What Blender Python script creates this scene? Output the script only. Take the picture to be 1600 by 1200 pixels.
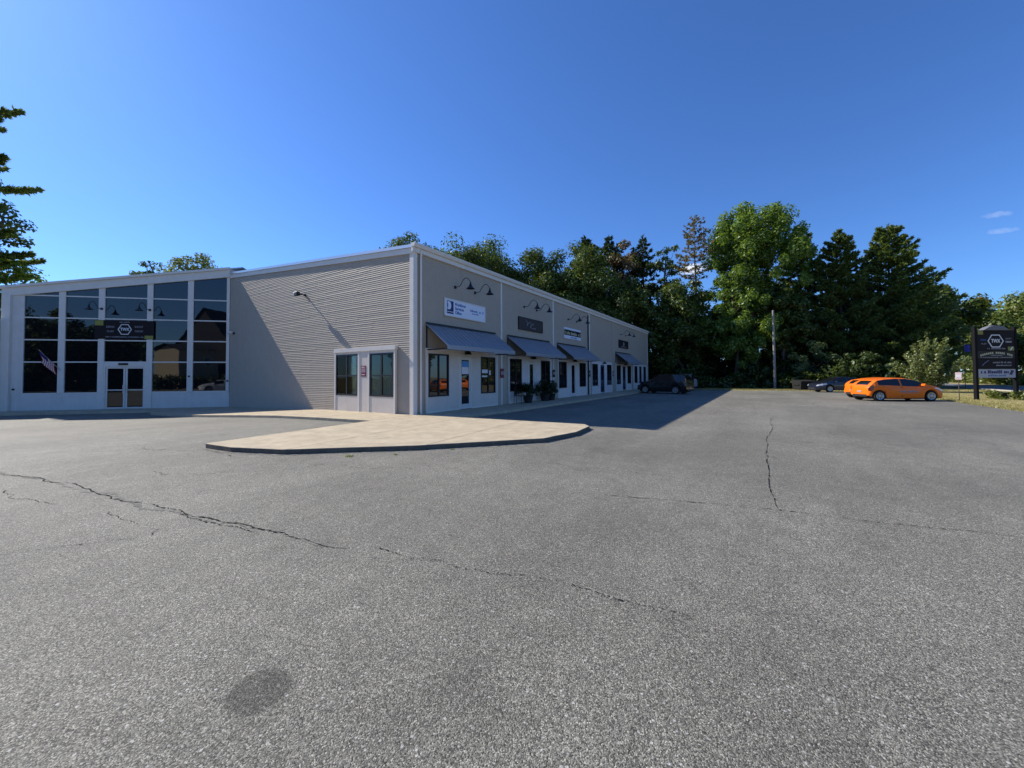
import bpy, bmesh, math, random
import numpy as np
from mathutils import Vector, Matrix

for o in list(bpy.data.objects): bpy.data.objects.remove(o)
SC = bpy.context.scene
COL = SC.collection
rad = math.radians

# ------------------------------------------------------------------ camera, sky, sun, exposure
# x runs along the shop front, y runs back along the gable wall, origin at the near building corner
cd = bpy.data.cameras.new('camera'); cam = bpy.data.objects.new('camera', cd); COL.objects.link(cam)
cd.sensor_width = 36.0; cd.lens = 13.725; cd.shift_y = -0.01787; cd.clip_start = 0.05; cd.clip_end = 3000
R_ = Vector((0.53757, -0.84320, -0.00611)); U_ = Vector((-0.01879, -0.01922, 0.99964)); F_ = Vector((0.84301, 0.53726, 0.02618))
m = Matrix((( R_.x, U_.x, -F_.x), (R_.y, U_.y, -F_.y), (R_.z, U_.z, -F_.z))).to_4x4()
m.translation = Vector((-11.17, -11.85, 1.65)); cam.matrix_world = m
SC.camera = cam

SUN_EL = rad(38.0); SUN_AZ = math.atan2(-0.133, 0.991)
W = bpy.data.worlds.new('World'); SC.world = W; W.use_nodes = True
nt = W.node_tree; nt.nodes.clear()
wo = nt.nodes.new('ShaderNodeOutputWorld'); bg = nt.nodes.new('ShaderNodeBackground')
sky = nt.nodes.new('ShaderNodeTexSky'); sky.sky_type = 'NISHITA'; sky.sun_disc = False
sky.sun_elevation = SUN_EL; sky.sun_rotation = SUN_AZ
sky.altitude = 0; sky.air_density = 1.0; sky.dust_density = 0.25; sky.ozone_density = 3.0
bg.inputs['Strength'].default_value = 0.075
# three small clouds of the view, mixed in by direction
tc = nt.nodes.new('ShaderNodeTexCoord')
nz = nt.nodes.new('ShaderNodeTexNoise'); nz.inputs['Scale'].default_value = 38; nz.inputs['Detail'].default_value = 6
nt.links.new(tc.outputs['Generated'], nz.inputs['Vector'])
last = sky.outputs['Color']
nz2 = nt.nodes.new('ShaderNodeTexNoise'); nz2.inputs['Scale'].default_value = 130; nz2.inputs['Detail'].default_value = 6
nt.links.new(tc.outputs['Generated'], nz2.inputs['Vector'])
def cloud(az, el, wa, we, tilt, amt):
    global last
    d = Vector((math.cos(el) * math.cos(az), math.cos(el) * math.sin(az), math.sin(el)))
    e1 = Vector((-math.sin(az), math.cos(az), 0)); e2 = d.cross(e1) * -1
    a1 = e1 * math.cos(tilt) + e2 * math.sin(tilt); a2 = e2 * math.cos(tilt) - e1 * math.sin(tilt)
    def dot(v, div):
        n = nt.nodes.new('ShaderNodeVectorMath'); n.operation = 'DOT_PRODUCT'; n.inputs[1].default_value = v
        nt.links.new(tc.outputs['Generated'], n.inputs[0])
        s = nt.nodes.new('ShaderNodeMath'); s.operation = 'SUBTRACT'; s.inputs[1].default_value = d.dot(v)
        nt.links.new(n.outputs['Value'], s.inputs[0])
        q = nt.nodes.new('ShaderNodeMath'); q.operation = 'DIVIDE'; q.inputs[1].default_value = div
        nt.links.new(s.outputs[0], q.inputs[0])
        p = nt.nodes.new('ShaderNodeMath'); p.operation = 'MULTIPLY'
        nt.links.new(q.outputs[0], p.inputs[0]); nt.links.new(q.outputs[0], p.inputs[1])
        return p.outputs[0]
    ad = nt.nodes.new('ShaderNodeMath'); ad.operation = 'ADD'
    nt.links.new(dot(a1, wa), ad.inputs[0]); nt.links.new(dot(a2, we), ad.inputs[1])
    n2 = nt.nodes.new('ShaderNodeMath'); n2.operation = 'MULTIPLY_ADD'; n2.inputs[1].default_value = 2.2; n2.inputs[2].default_value = -1.1
    nt.links.new((nz if amt > 0.5 else nz2).outputs['Fac'], n2.inputs[0])
    su = nt.nodes.new('ShaderNodeMath'); su.operation = 'ADD'
    nt.links.new(ad.outputs[0], su.inputs[0]); nt.links.new(n2.outputs[0], su.inputs[1])
    mr = nt.nodes.new('ShaderNodeMapRange'); mr.inputs[1].default_value = 1.0; mr.inputs[2].default_value = 0.0
    mr.inputs[3].default_value = 0; mr.inputs[4].default_value = amt
    nt.links.new(su.outputs[0], mr.inputs[0])
    mx = nt.nodes.new('ShaderNodeMix'); mx.data_type = 'RGBA'; mx.inputs['B'].default_value = (14.0, 9.4, 6.6, 1)
    nt.links.new(mr.outputs[0], mx.inputs['Factor']); nt.links.new(last, mx.inputs['A'])
    last = mx.outputs['Result']
cloud(rad(7.8), rad(13.86), 0.036, 0.013, rad(3), 0.95)
cloud(rad(-19.0), rad(14.3), 0.020, 0.0050, rad(-9), 0.15)
cloud(rad(-19.3), rad(12.8), 0.019, 0.0048, rad(-9), 0.15)
tint = nt.nodes.new('ShaderNodeVectorMath'); tint.operation = 'MULTIPLY'; tint.inputs[1].default_value = (0.64, 1.02, 1.62)   # the camera's deep blue
nt.links.new(last, tint.inputs[0]); nt.links.new(tint.outputs[0], bg.inputs['Color']); nt.links.new(bg.outputs[0], wo.inputs['Surface'])

sd = bpy.data.lights.new('sun', 'SUN'); sd.energy = 4.5; sd.angle = rad(0.53); sd.color = (1.0, 0.94, 0.85)
sun = bpy.data.objects.new('sun', sd); COL.objects.link(sun)
sv = Vector((math.sin(SUN_AZ) * math.cos(SUN_EL), math.cos(SUN_AZ) * math.cos(SUN_EL), math.sin(SUN_EL)))
sun.rotation_euler = sv.to_track_quat('Z', 'Y').to_euler(); sun.location = (0, 60, 60)

vs = SC.view_settings; vs.view_transform = 'Standard'; vs.look = 'None'; vs.exposure = 0.55; vs.gamma = 1.0
vs.use_curve_mapping = False
SC.cycles.max_bounces = 6; SC.cycles.transparent_max_bounces = 8
SC.cycles.use_denoising = True; SC.cycles.denoiser = 'OPENIMAGEDENOISE'; SC.cycles.denoising_input_passes = 'RGB_ALBEDO_NORMAL'; SC.cycles.denoising_prefilter = 'ACCURATE'

# ------------------------------------------------------------------ materials
MATS = {}
def mat(name, col=(0.5, 0.5, 0.5), rough=0.6, metal=0.0, ior=1.45, noise=0.0, nscale=6.0, bump=0.0, bscale=60.0, spec=0.5, coat=0.0, streak=0.0, wav=0.0):
    if name in MATS: return MATS[name]
    M = bpy.data.materials.new(name); M.use_nodes = True; t = M.node_tree; b = t.nodes['Principled BSDF']
    b.inputs['Base Color'].default_value = (*col, 1); b.inputs['Roughness'].default_value = rough
    b.inputs['Metallic'].default_value = metal; b.inputs['IOR'].default_value = ior
    b.inputs['Specular IOR Level'].default_value = spec; b.inputs['Coat Weight'].default_value = coat
    b.inputs['Coat Roughness'].default_value = 0.05
    if noise > 0 or bump > 0 or wav > 0:
        c = t.nodes.new('ShaderNodeTexCoord')
    if noise > 0:
        n = t.nodes.new('ShaderNodeTexNoise'); n.inputs['Scale'].default_value = nscale; n.inputs['Detail'].default_value = 6
        n.inputs['Roughness'].default_value = 0.65
        t.links.new(c.outputs['Object'], n.inputs['Vector'])
        r = t.nodes.new('ShaderNodeMapRange'); r.inputs[1].default_value = 0.3; r.inputs[2].default_value = 0.7
        r.inputs[3].default_value = 1 - noise; r.inputs[4].default_value = 1 + noise
        t.links.new(n.outputs['Fac'], r.inputs[0])
        v = t.nodes.new('ShaderNodeVectorMath'); v.operation = 'SCALE'; v.inputs[0].default_value = col
        t.links.new(r.outputs[0], v.inputs['Scale']); t.links.new(v.outputs[0], b.inputs['Base Color'])
        if streak > 0:   # runs of weather and dust down the wall
            mp = t.nodes.new('ShaderNodeMapping'); mp.inputs['Scale'].default_value = (3.2, 3.2, 0.22); t.links.new(c.outputs['Object'], mp.inputs['Vector'])
            n5 = t.nodes.new('ShaderNodeTexNoise'); n5.inputs['Scale'].default_value = 1.6; n5.inputs['Detail'].default_value = 7; n5.inputs['Roughness'].default_value = 0.7
            t.links.new(mp.outputs[0], n5.inputs['Vector'])
            r5 = t.nodes.new('ShaderNodeMapRange'); r5.inputs[1].default_value = 0.35; r5.inputs[2].default_value = 0.68; r5.inputs[3].default_value = 1 - streak; r5.inputs[4].default_value = 1 + streak * 0.6
            t.links.new(n5.outputs['Fac'], r5.inputs[0]); mu = t.nodes.new('ShaderNodeMath'); mu.operation = 'MULTIPLY'
            t.links.new(r.outputs[0], mu.inputs[0]); t.links.new(r5.outputs[0], mu.inputs[1]); t.links.new(mu.outputs[0], v.inputs['Scale'])
    if wav > 0:   # float-glass waviness
        n = t.nodes.new('ShaderNodeTexNoise'); n.inputs['Scale'].default_value = 1.3; n.inputs['Detail'].default_value = 1
        t.links.new(c.outputs['Object'], n.inputs['Vector'])
        bp = t.nodes.new('ShaderNodeBump'); bp.inputs['Strength'].default_value = wav; bp.inputs['Distance'].default_value = 0.02
        t.links.new(n.outputs['Fac'], bp.inputs['Height']); t.links.new(bp.outputs[0], b.inputs['Normal'])
    if bump > 0:
        n = t.nodes.new('ShaderNodeTexNoise'); n.inputs['Scale'].default_value = bscale; n.inputs['Detail'].default_value = 4
        t.links.new(c.outputs['Object'], n.inputs['Vector'])
        bp = t.nodes.new('ShaderNodeBump'); bp.inputs['Strength'].default_value = bump; bp.inputs['Distance'].default_value = 0.02
        t.links.new(n.outputs['Fac'], bp.inputs['Height']); t.links.new(bp.outputs[0], b.inputs['Normal'])
    MATS[name] = M
    return M

def N(t, kind, **kw):
    n = t.nodes.new(kind)
    for k, v in kw.items():
        if k.startswith('i_'):
            key = k[2:]
            n.inputs[int(key) if key.isdigit() else key.replace('_', ' ')].default_value = v
        else: setattr(n, k, v)
    return n

def asphalt_material():
    M = bpy.data.materials.new('worn_asphalt'); M.use_nodes = True; t = M.node_tree; b = t.nodes['Principled BSDF']; Lk = t.links.new
    c = N(t, 'ShaderNodeTexCoord')
    v1 = N(t, 'ShaderNodeTexVoronoi', i_Scale=160.0); Lk(c.outputs['Object'], v1.inputs['Vector'])
    v2 = N(t, 'ShaderNodeTexVoronoi', i_Scale=47.0); Lk(c.outputs['Object'], v2.inputs['Vector'])
    s1 = N(t, 'ShaderNodeSeparateColor'); Lk(v1.outputs['Color'], s1.inputs[0])
    s2 = N(t, 'ShaderNodeSeparateColor'); Lk(v2.outputs['Color'], s2.inputs[0])
    r1 = N(t, 'ShaderNodeValToRGB'); Lk(s1.outputs[0], r1.inputs[0])
    e = r1.color_ramp; e.elements[0].position = 0.0; e.elements[0].color = (0.040, 0.037, 0.030, 1)
    e.elements[1].position = 1.0; e.elements[1].color = (0.47, 0.44, 0.36, 1)
    for p, q in ((0.35, 0.112), (0.62, 0.175), (0.86, 0.25), (0.95, 0.36)):
        x = e.elements.new(p); x.color = (q * 1.07, q * 1.01, q * 0.81, 1)
    # larger pale stones, few
    r2 = N(t, 'ShaderNodeMapRange', i_1=0.93, i_2=0.97); Lk(s2.outputs[1], r2.inputs[0])
    d2 = N(t, 'ShaderNodeMapRange', i_1=0.42, i_2=0.25); Lk(v2.outputs['Distance'], d2.inputs[0])
    mm = N(t, 'ShaderNodeMath', operation='MULTIPLY'); Lk(r2.outputs[0], mm.inputs[0]); Lk(d2.outputs[0], mm.inputs[1])
    mx = N(t, 'ShaderNodeMix', data_type='RGBA'); mx.inputs['B'].default_value = (0.46, 0.44, 0.40, 1)
    Lk(mm.outputs[0], mx.inputs['Factor']); Lk(r1.outputs['Color'], mx.inputs['A'])
    # wear in broad patches and streaks
    n1 = N(t, 'ShaderNodeTexNoise', i_Scale=0.22, i_Detail=5.0, i_Roughness=0.62); Lk(c.outputs['Object'], n1.inputs['Vector'])
    mp = N(t, 'ShaderNodeMapping'); mp.inputs['Scale'].default_value = (0.07, 0.75, 1); mp.inputs['Rotation'].default_value = (0, 0, 0.10); Lk(c.outputs['Object'], mp.inputs['Vector'])
    n2 = N(t, 'ShaderNodeTexNoise', i_Scale=0.8, i_Detail=6.0, i_Roughness=0.7); Lk(mp.outputs[0], n2.inputs['Vector'])
    n3 = N(t, 'ShaderNodeTexNoise', i_Scale=3.5, i_Detail=4.0); Lk(c.outputs['Object'], n3.inputs['Vector'])
    a1 = N(t, 'ShaderNodeMapRange', i_1=0.3, i_2=0.7, i_3=0.76, i_4=1.22); Lk(n1.outputs['Fac'], a1.inputs[0])
    a2 = N(t, 'ShaderNodeMapRange', i_1=0.3, i_2=0.7, i_3=0.86, i_4=1.12); Lk(n2.outputs['Fac'], a2.inputs[0])
    a3 = N(t, 'ShaderNodeMapRange', i_1=0.3, i_2=0.7, i_3=0.92, i_4=1.08); Lk(n3.outputs['Fac'], a3.inputs[0])
    p1 = N(t, 'ShaderNodeMath', operation='MULTIPLY'); Lk(a1.outputs[0], p1.inputs[0]); Lk(a2.outputs[0], p1.inputs[1])
    p2 = N(t, 'ShaderNodeMath', operation='MULTIPLY'); Lk(p1.outputs[0], p2.inputs[0]); Lk(a3.outputs[0], p2.inputs[1])
    # small old drips
    v5 = N(t, 'ShaderNodeTexVoronoi', i_Scale=0.75); Lk(c.outputs['Object'], v5.inputs['Vector'])
    s5 = N(t, 'ShaderNodeSeparateColor'); Lk(v5.outputs['Color'], s5.inputs[0])
    k5 = N(t, 'ShaderNodeMapRange', i_1=0.0, i_2=1.0, i_3=-0.10, i_4=0.13); Lk(s5.outputs[2], k5.inputs[0])
    n6 = N(t, 'ShaderNodeTexNoise', i_Scale=7.0, i_Detail=4.0); Lk(c.outputs['Object'], n6.inputs['Vector'])
    d5 = N(t, 'ShaderNodeMath', operation='MULTIPLY_ADD'); d5.inputs[1].default_value = 0.16; Lk(n6.outputs['Fac'], d5.inputs[0]); Lk(v5.outputs['Distance'], d5.inputs[2])
    e5 = N(t, 'ShaderNodeMath', operation='SUBTRACT'); Lk(d5.outputs[0], e5.inputs[0]); Lk(k5.outputs[0], e5.inputs[1])
    f5 = N(t, 'ShaderNodeMapRange', i_1=0.06, i_2=0.14, i_3=0.90, i_4=1.0); Lk(e5.outputs[0], f5.inputs[0])
    p4 = N(t, 'ShaderNodeMath', operation='MULTIPLY'); Lk(p2.outputs[0], p4.inputs[0]); Lk(f5.outputs[0], p4.inputs[1]); p2 = p4
    # oil stain: an uneven patch with its own edge
    sp = N(t, 'ShaderNodeMapping'); sp.vector_type = 'POINT'
    sp.inputs['Location'].default_value = (10.12, 9.59, 0); Lk(c.outputs['Object'], sp.inputs['Vector'])
    sr = N(t, 'ShaderNodeMapping'); sr.inputs['Rotation'].default_value = (0, 0, rad(-10)); sr.inputs['Scale'].default_value = (6.6, 6.0, 0); Lk(sp.outputs[0], sr.inputs['Vector'])
    ln = N(t, 'ShaderNodeVectorMath', operation='LENGTH'); Lk(sr.outputs[0], ln.inputs[0])
    n4 = N(t, 'ShaderNodeTexNoise', i_Scale=9.0, i_Detail=4.0); Lk(c.outputs['Object'], n4.inputs['Vector'])
    w4 = N(t, 'ShaderNodeMath', operation='MULTIPLY_ADD'); w4.inputs[1].default_value = 0.36; w4.inputs[2].default_value = -0.18; Lk(n4.outputs['Fac'], w4.inputs[0])
    ls = N(t, 'ShaderNodeMath', operation='ADD'); Lk(ln.outputs['Value'], ls.inputs[0]); Lk(w4.outputs[0], ls.inputs[1])
    st = N(t, 'ShaderNodeMapRange', i_1=0.93, i_2=1.04, i_3=0.56, i_4=1.0); Lk(ls.outputs[0], st.inputs[0])
    p3 = N(t, 'ShaderNodeMath', operation='MULTIPLY'); Lk(p2.outputs[0], p3.inputs[0]); Lk(st.outputs[0], p3.inputs[1])
    sc = N(t, 'ShaderNodeVectorMath', operation='SCALE'); Lk(mx.outputs['Result'], sc.inputs[0]); Lk(p3.outputs[0], sc.inputs['Scale'])
    Lk(sc.outputs[0], b.inputs['Base Color'])
    b.inputs['Roughness'].default_value = 0.80; b.inputs['Specular IOR Level'].default_value = 0.35
    bp = N(t, 'ShaderNodeBump', i_Strength=0.55, i_Distance=0.006); Lk(v1.outputs['Distance'], bp.inputs['Height']); bp.invert = True
    Lk(bp.outputs[0], b.inputs['Normal'])
    return M

def ground_material():
    M = bpy.data.materials.new('dry_grass_ground'); M.use_nodes = True; t = M.node_tree; b = t.nodes['Principled BSDF']; Lk = t.links.new
    c = N(t, 'ShaderNodeTexCoord')
    n1 = N(t, 'ShaderNodeTexNoise', i_Scale=0.7, i_Detail=8.0, i_Roughness=0.7); Lk(c.outputs['Object'], n1.inputs['Vector'])
    n2 = N(t, 'ShaderNodeTexNoise', i_Scale=14.0, i_Detail=5.0); Lk(c.outputs['Object'], n2.inputs['Vector'])
    r = N(t, 'ShaderNodeValToRGB'); Lk(n1.outputs['Fac'], r.inputs[0]); e = r.color_ramp
    e.elements[0].position = 0.32; e.elements[0].color = (0.15, 0.16, 0.05, 1)
    e.elements[1].position = 0.62; e.elements[1].color = (0.44, 0.35, 0.17, 1)
    a = N(t, 'ShaderNodeMapRange', i_1=0.3, i_2=0.7, i_3=0.7, i_4=1.25); Lk(n2.outputs['Fac'], a.inputs[0])
    s = N(t, 'ShaderNodeVectorMath', operation='SCALE'); Lk(r.outputs['Color'], s.inputs[0]); Lk(a.outputs[0], s.inputs['Scale'])
    # leaf litter under the wood: everything behind the back edge of the lot
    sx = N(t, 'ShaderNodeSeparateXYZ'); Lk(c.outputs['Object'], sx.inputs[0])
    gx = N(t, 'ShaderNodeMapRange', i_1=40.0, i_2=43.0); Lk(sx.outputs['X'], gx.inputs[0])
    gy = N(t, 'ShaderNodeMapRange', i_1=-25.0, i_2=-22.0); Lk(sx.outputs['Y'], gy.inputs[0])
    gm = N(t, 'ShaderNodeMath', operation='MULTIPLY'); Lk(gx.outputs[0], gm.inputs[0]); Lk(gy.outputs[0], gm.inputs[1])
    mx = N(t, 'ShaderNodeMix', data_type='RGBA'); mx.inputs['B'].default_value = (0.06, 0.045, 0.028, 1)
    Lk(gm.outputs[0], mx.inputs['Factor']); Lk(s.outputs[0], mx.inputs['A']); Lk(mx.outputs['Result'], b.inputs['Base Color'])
    b.inputs['Roughness'].default_value = 0.95; b.inputs['Specular IOR Level'].default_value = 0.1
    return M

def leaf_material(name, dark, light, trans=0.32, accent=None, aw=0.06):
    M = bpy.data.materials.new(name); M.use_nodes = True; t = M.node_tree; t.nodes.clear(); Lk = t.links.new
    o = N(t, 'ShaderNodeOutputMaterial'); g = N(t, 'ShaderNodeNewGeometry')
    r = N(t, 'ShaderNodeValToRGB'); Lk(g.outputs['Random Per Island'], r.inputs[0]); e = r.color_ramp
    e.elements[0].position = 0.0; e.elements[0].color = (*dark, 1)
    e.elements[1].position = 1.0 if not accent else 1.0 - aw - 0.02; e.elements[1].color = (*light, 1)
    if accent:
        x = e.elements.new(1.0 - aw); x.color = (*accent, 1)
    d = N(t, 'ShaderNodeBsdfDiffuse'); tr = N(t, 'ShaderNodeBsdfTranslucent'); gl = N(t, 'ShaderNodeBsdfGlossy', i_Roughness=0.45)
    gl.inputs['Color'].default_value = (0.6, 0.65, 0.6, 1)
    Lk(r.outputs['Color'], d.inputs['Color'])
    bri = N(t, 'ShaderNodeVectorMath', operation='MULTIPLY'); bri.inputs[1].default_value = (1.5, 1.45, 0.5)
    Lk(r.outputs['Color'], bri.inputs[0]); Lk(bri.outputs[0], tr.inputs['Color'])
    m1 = N(t, 'ShaderNodeMixShader', i_0=trans); Lk(d.outputs[0], m1.inputs[1]); Lk(tr.outputs[0], m1.inputs[2])
    m2 = N(t, 'ShaderNodeMixShader', i_0=0.045); Lk(m1.outputs[0], m2.inputs[1]); Lk(gl.outputs[0], m2.inputs[2])
    Lk(m2.outputs[0], o.inputs['Surface']); MATS[name] = M
    return M

def thin_glass():
    M = bpy.data.materials.new('clear_window_glass'); M.use_nodes = True; t = M.node_tree; t.nodes.clear(); Lk = t.links.new
    o = N(t, 'ShaderNodeOutputMaterial'); f = N(t, 'ShaderNodeFresnel', i_IOR=1.22)
    tr = N(t, 'ShaderNodeBsdfTransparent'); tr.inputs['Color'].default_value = (0.62, 0.70, 0.70, 1)
    gl = N(t, 'ShaderNodeBsdfGlossy', i_Roughness=0.02); mx = N(t, 'ShaderNodeMixShader')
    Lk(f.outputs[0], mx.inputs[0]); Lk(tr.outputs[0], mx.inputs[1]); Lk(gl.outputs[0], mx.inputs[2]); Lk(mx.outputs[0], o.inputs['Surface'])
    MATS['clear_glass'] = M; return M

M_ASPH = asphalt_material(); M_GRND = ground_material(); M_CLEAR = thin_glass()
M_CONC = mat('pale_tan_concrete', (0.475, 0.395, 0.272), 0.85, noise=0.16, nscale=2.2, bump=0.3, bscale=90, spec=0.25, streak=0.10)
M_KERB = mat('kerb_concrete', (0.13, 0.115, 0.095), 0.9, noise=0.25, nscale=8, bump=0.4, bscale=40, spec=0.2)  # concrete darkened to hold the kerb sides' shade; also on door sills
M_ROAD = mat('road_asphalt', (0.17, 0.17, 0.17), 0.85, noise=0.15, nscale=1.5)
M_SIDE = mat('grey_clapboard', (0.435, 0.375, 0.295), 0.6, noise=0.05, nscale=2.5, spec=0.35, streak=0.035)
M_TRIM = mat('white_trim', (0.70, 0.66, 0.60), 0.5, noise=0.05, nscale=3, spec=0.4)
M_PANEL = mat('painted_panel', (0.64, 0.58, 0.51), 0.55, noise=0.06, nscale=2, spec=0.4)
M_WHITE = mat('white_wall', (0.66, 0.63, 0.59), 0.6, noise=0.07, nscale=1.6, spec=0.3, streak=0.05)
M_BLACK = mat('black_metal', (0.012, 0.012, 0.013), 0.4, spec=0.5)
M_FRAME = mat('dark_frame', (0.016, 0.017, 0.02), 0.45, spec=0.5)
M_GLASS = mat('dark_glass', (0.006, 0.007, 0.009), 0.015, ior=1.72, spec=0.5, wav=0.05)
M_CARGL = mat('car_glass', (0.008, 0.009, 0.01), 0.03, ior=1.6)
M_AWN = mat('slate_metal', (0.335, 0.345, 0.375), 0.42, metal=0.35, noise=0.06, nscale=2, spec=0.5)
M_ROOF = mat('roof_metal', (0.55, 0.56, 0.58), 0.3, metal=0.7)
M_SOFF = mat('tan_soffit', (0.42, 0.33, 0.24), 0.7)
M_DARK = mat('dark_interior', (0.02, 0.02, 0.022), 0.9)
M_CURT = mat('curtain', (0.34, 0.42, 0.42), 0.9)
M_RED = mat('red_notice', (0.22, 0.02, 0.03), 0.5)
M_PAPER = mat('white_paper', (0.75, 0.75, 0.75), 0.6)
M_SGNW = mat('sign_white', (0.72, 0.76, 0.84), 0.45)
M_NAVY = mat('navy_print', (0.012, 0.018, 0.12), 0.5)
M_BLUE = mat('blue_print', (0.05, 0.14, 0.40), 0.5)
M_CYAN = mat('light_blue_print', (0.10, 0.30, 0.60), 0.5)
M_CHAR = mat('charcoal_board', (0.018, 0.015, 0.017), 0.7, spec=0.2)
M_BROWN = mat('dark_brown_board', (0.035, 0.022, 0.022), 0.5)
M_GREYT = mat('grey_print', (0.30, 0.30, 0.33), 0.6)
M_WHT = mat('white_print', (0.72, 0.73, 0.76), 0.5)
M_GOLD = mat('gold_print', (0.55, 0.50, 0.33), 0.5)
M_YEL = mat('yellow_green_print', (0.25, 0.25, 0.05), 0.6)
M_ORANGE = mat('orange_paint', (0.86, 0.17, 0.006), 0.38, coat=0.35, spec=0.3)
M_CARBK = mat('black_paint', (0.008, 0.006, 0.008), 0.25, coat=1.0)
M_CARNV = mat('navy_paint', (0.015, 0.018, 0.032), 0.25, coat=1.0)
M_CARSV = mat('silver_paint', (0.50, 0.52, 0.55), 0.3, metal=0.3, coat=1.0)
M_CARWH = mat('white_paint', (0.75, 0.75, 0.74), 0.3, coat=1.0)
M_RUB = mat('tyre_rubber', (0.015, 0.015, 0.015), 0.85)
M_RIM = mat('silver_rim', (0.45, 0.46, 0.48), 0.3, metal=0.8)
M_TAIL = mat('tail_lamp', (0.09, 0.008, 0.008), 0.15, coat=1.0)
M_LENS = mat('head_lamp', (0.75, 0.78, 0.82), 0.08, coat=1.0)
M_PLAST = mat('black_plastic', (0.02, 0.02, 0.02), 0.7)
M_BARK = mat('bark_grey', (0.11, 0.09, 0.07), 0.95, noise=0.35, nscale=5, bump=0.6, bscale=14, spec=0.1)
M_POLE = mat('weathered_pole', (0.30, 0.27, 0.235), 0.9, noise=0.2, nscale=4, spec=0.1)
M_RUSTG = mat('dumpster_steel', (0.008, 0.009, 0.009), 0.8, noise=0.3, nscale=3)
M_CRACK = mat('crack_dirt', (0.016, 0.015, 0.013), 0.95, spec=0.05)
M_SEAM = mat('seam_sand', (0.215, 0.205, 0.175), 0.95, noise=0.3, nscale=9, spec=0.05)
M_HOUSE = mat('tan_house_siding', (0.40, 0.34, 0.23), 0.7, noise=0.06)
M_SHING = mat('dark_shingle', (0.03, 0.03, 0.034), 0.8, noise=0.3, nscale=6)
M_PINK = mat('faded_red_sign', (0.75, 0.55, 0.55), 0.6)
M_FLR = mat('flag_red', (0.45, 0.03, 0.04), 0.8); M_FLB = mat('flag_blue', (0.02, 0.03, 0.14), 0.8); M_FLW = mat('flag_white', (0.72, 0.72, 0.72), 0.8)
M_BANBL = mat('blue_cloth', (0.02, 0.025, 0.22), 0.7)

L_MAPLE = leaf_material('maple_leaf', (0.062, 0.118, 0.020), (0.215, 0.305, 0.052), 0.42)
L_OAK = leaf_material('oak_leaf', (0.034, 0.064, 0.014), (0.125, 0.165, 0.032), 0.34, (0.16, 0.10, 0.03), 0.03)
L_FAR = leaf_material('roadside_leaf', (0.075, 0.11, 0.022), (0.20, 0.24, 0.055), 0.36, (0.22, 0.14, 0.04), 0.04)
L_PINE = leaf_material('pine_needle', (0.042, 0.078, 0.026), (0.190, 0.240, 0.072), 0.34)
L_SPRUCE = leaf_material('spruce_needle', (0.018, 0.036, 0.015), (0.065, 0.090, 0.030), 0.16)
L_RED = leaf_material('turning_leaf', (0.13, 0.08, 0.045), (0.27, 0.17, 0.10), 0.3, (0.08, 0.10, 0.03), 0.35)
L_SNAG = leaf_material('browning_needle', (0.07, 0.09, 0.035), (0.22, 0.19, 0.09), 0.25, (0.40, 0.19, 0.06), 0.14)
L_YOUNG = leaf_material('young_leaf', (0.085, 0.12, 0.04), (0.25, 0.28, 0.11), 0.36)
L_BUSH = leaf_material('bush_leaf', (0.02, 0.042, 0.010), (0.09, 0.12, 0.022), 0.3)
L_POT = leaf_material('pot_shrub_leaf', (0.010, 0.020, 0.008), (0.03, 0.05, 0.015), 0.15)
L_GRASS = leaf_material('grass_blade', (0.14, 0.16, 0.045), (0.52, 0.43, 0.20), 0.25)
L_HEDGE = leaf_material('hedge_leaf', (0.07, 0.10, 0.02), (0.20, 0.22, 0.05), 0.3)

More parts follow.
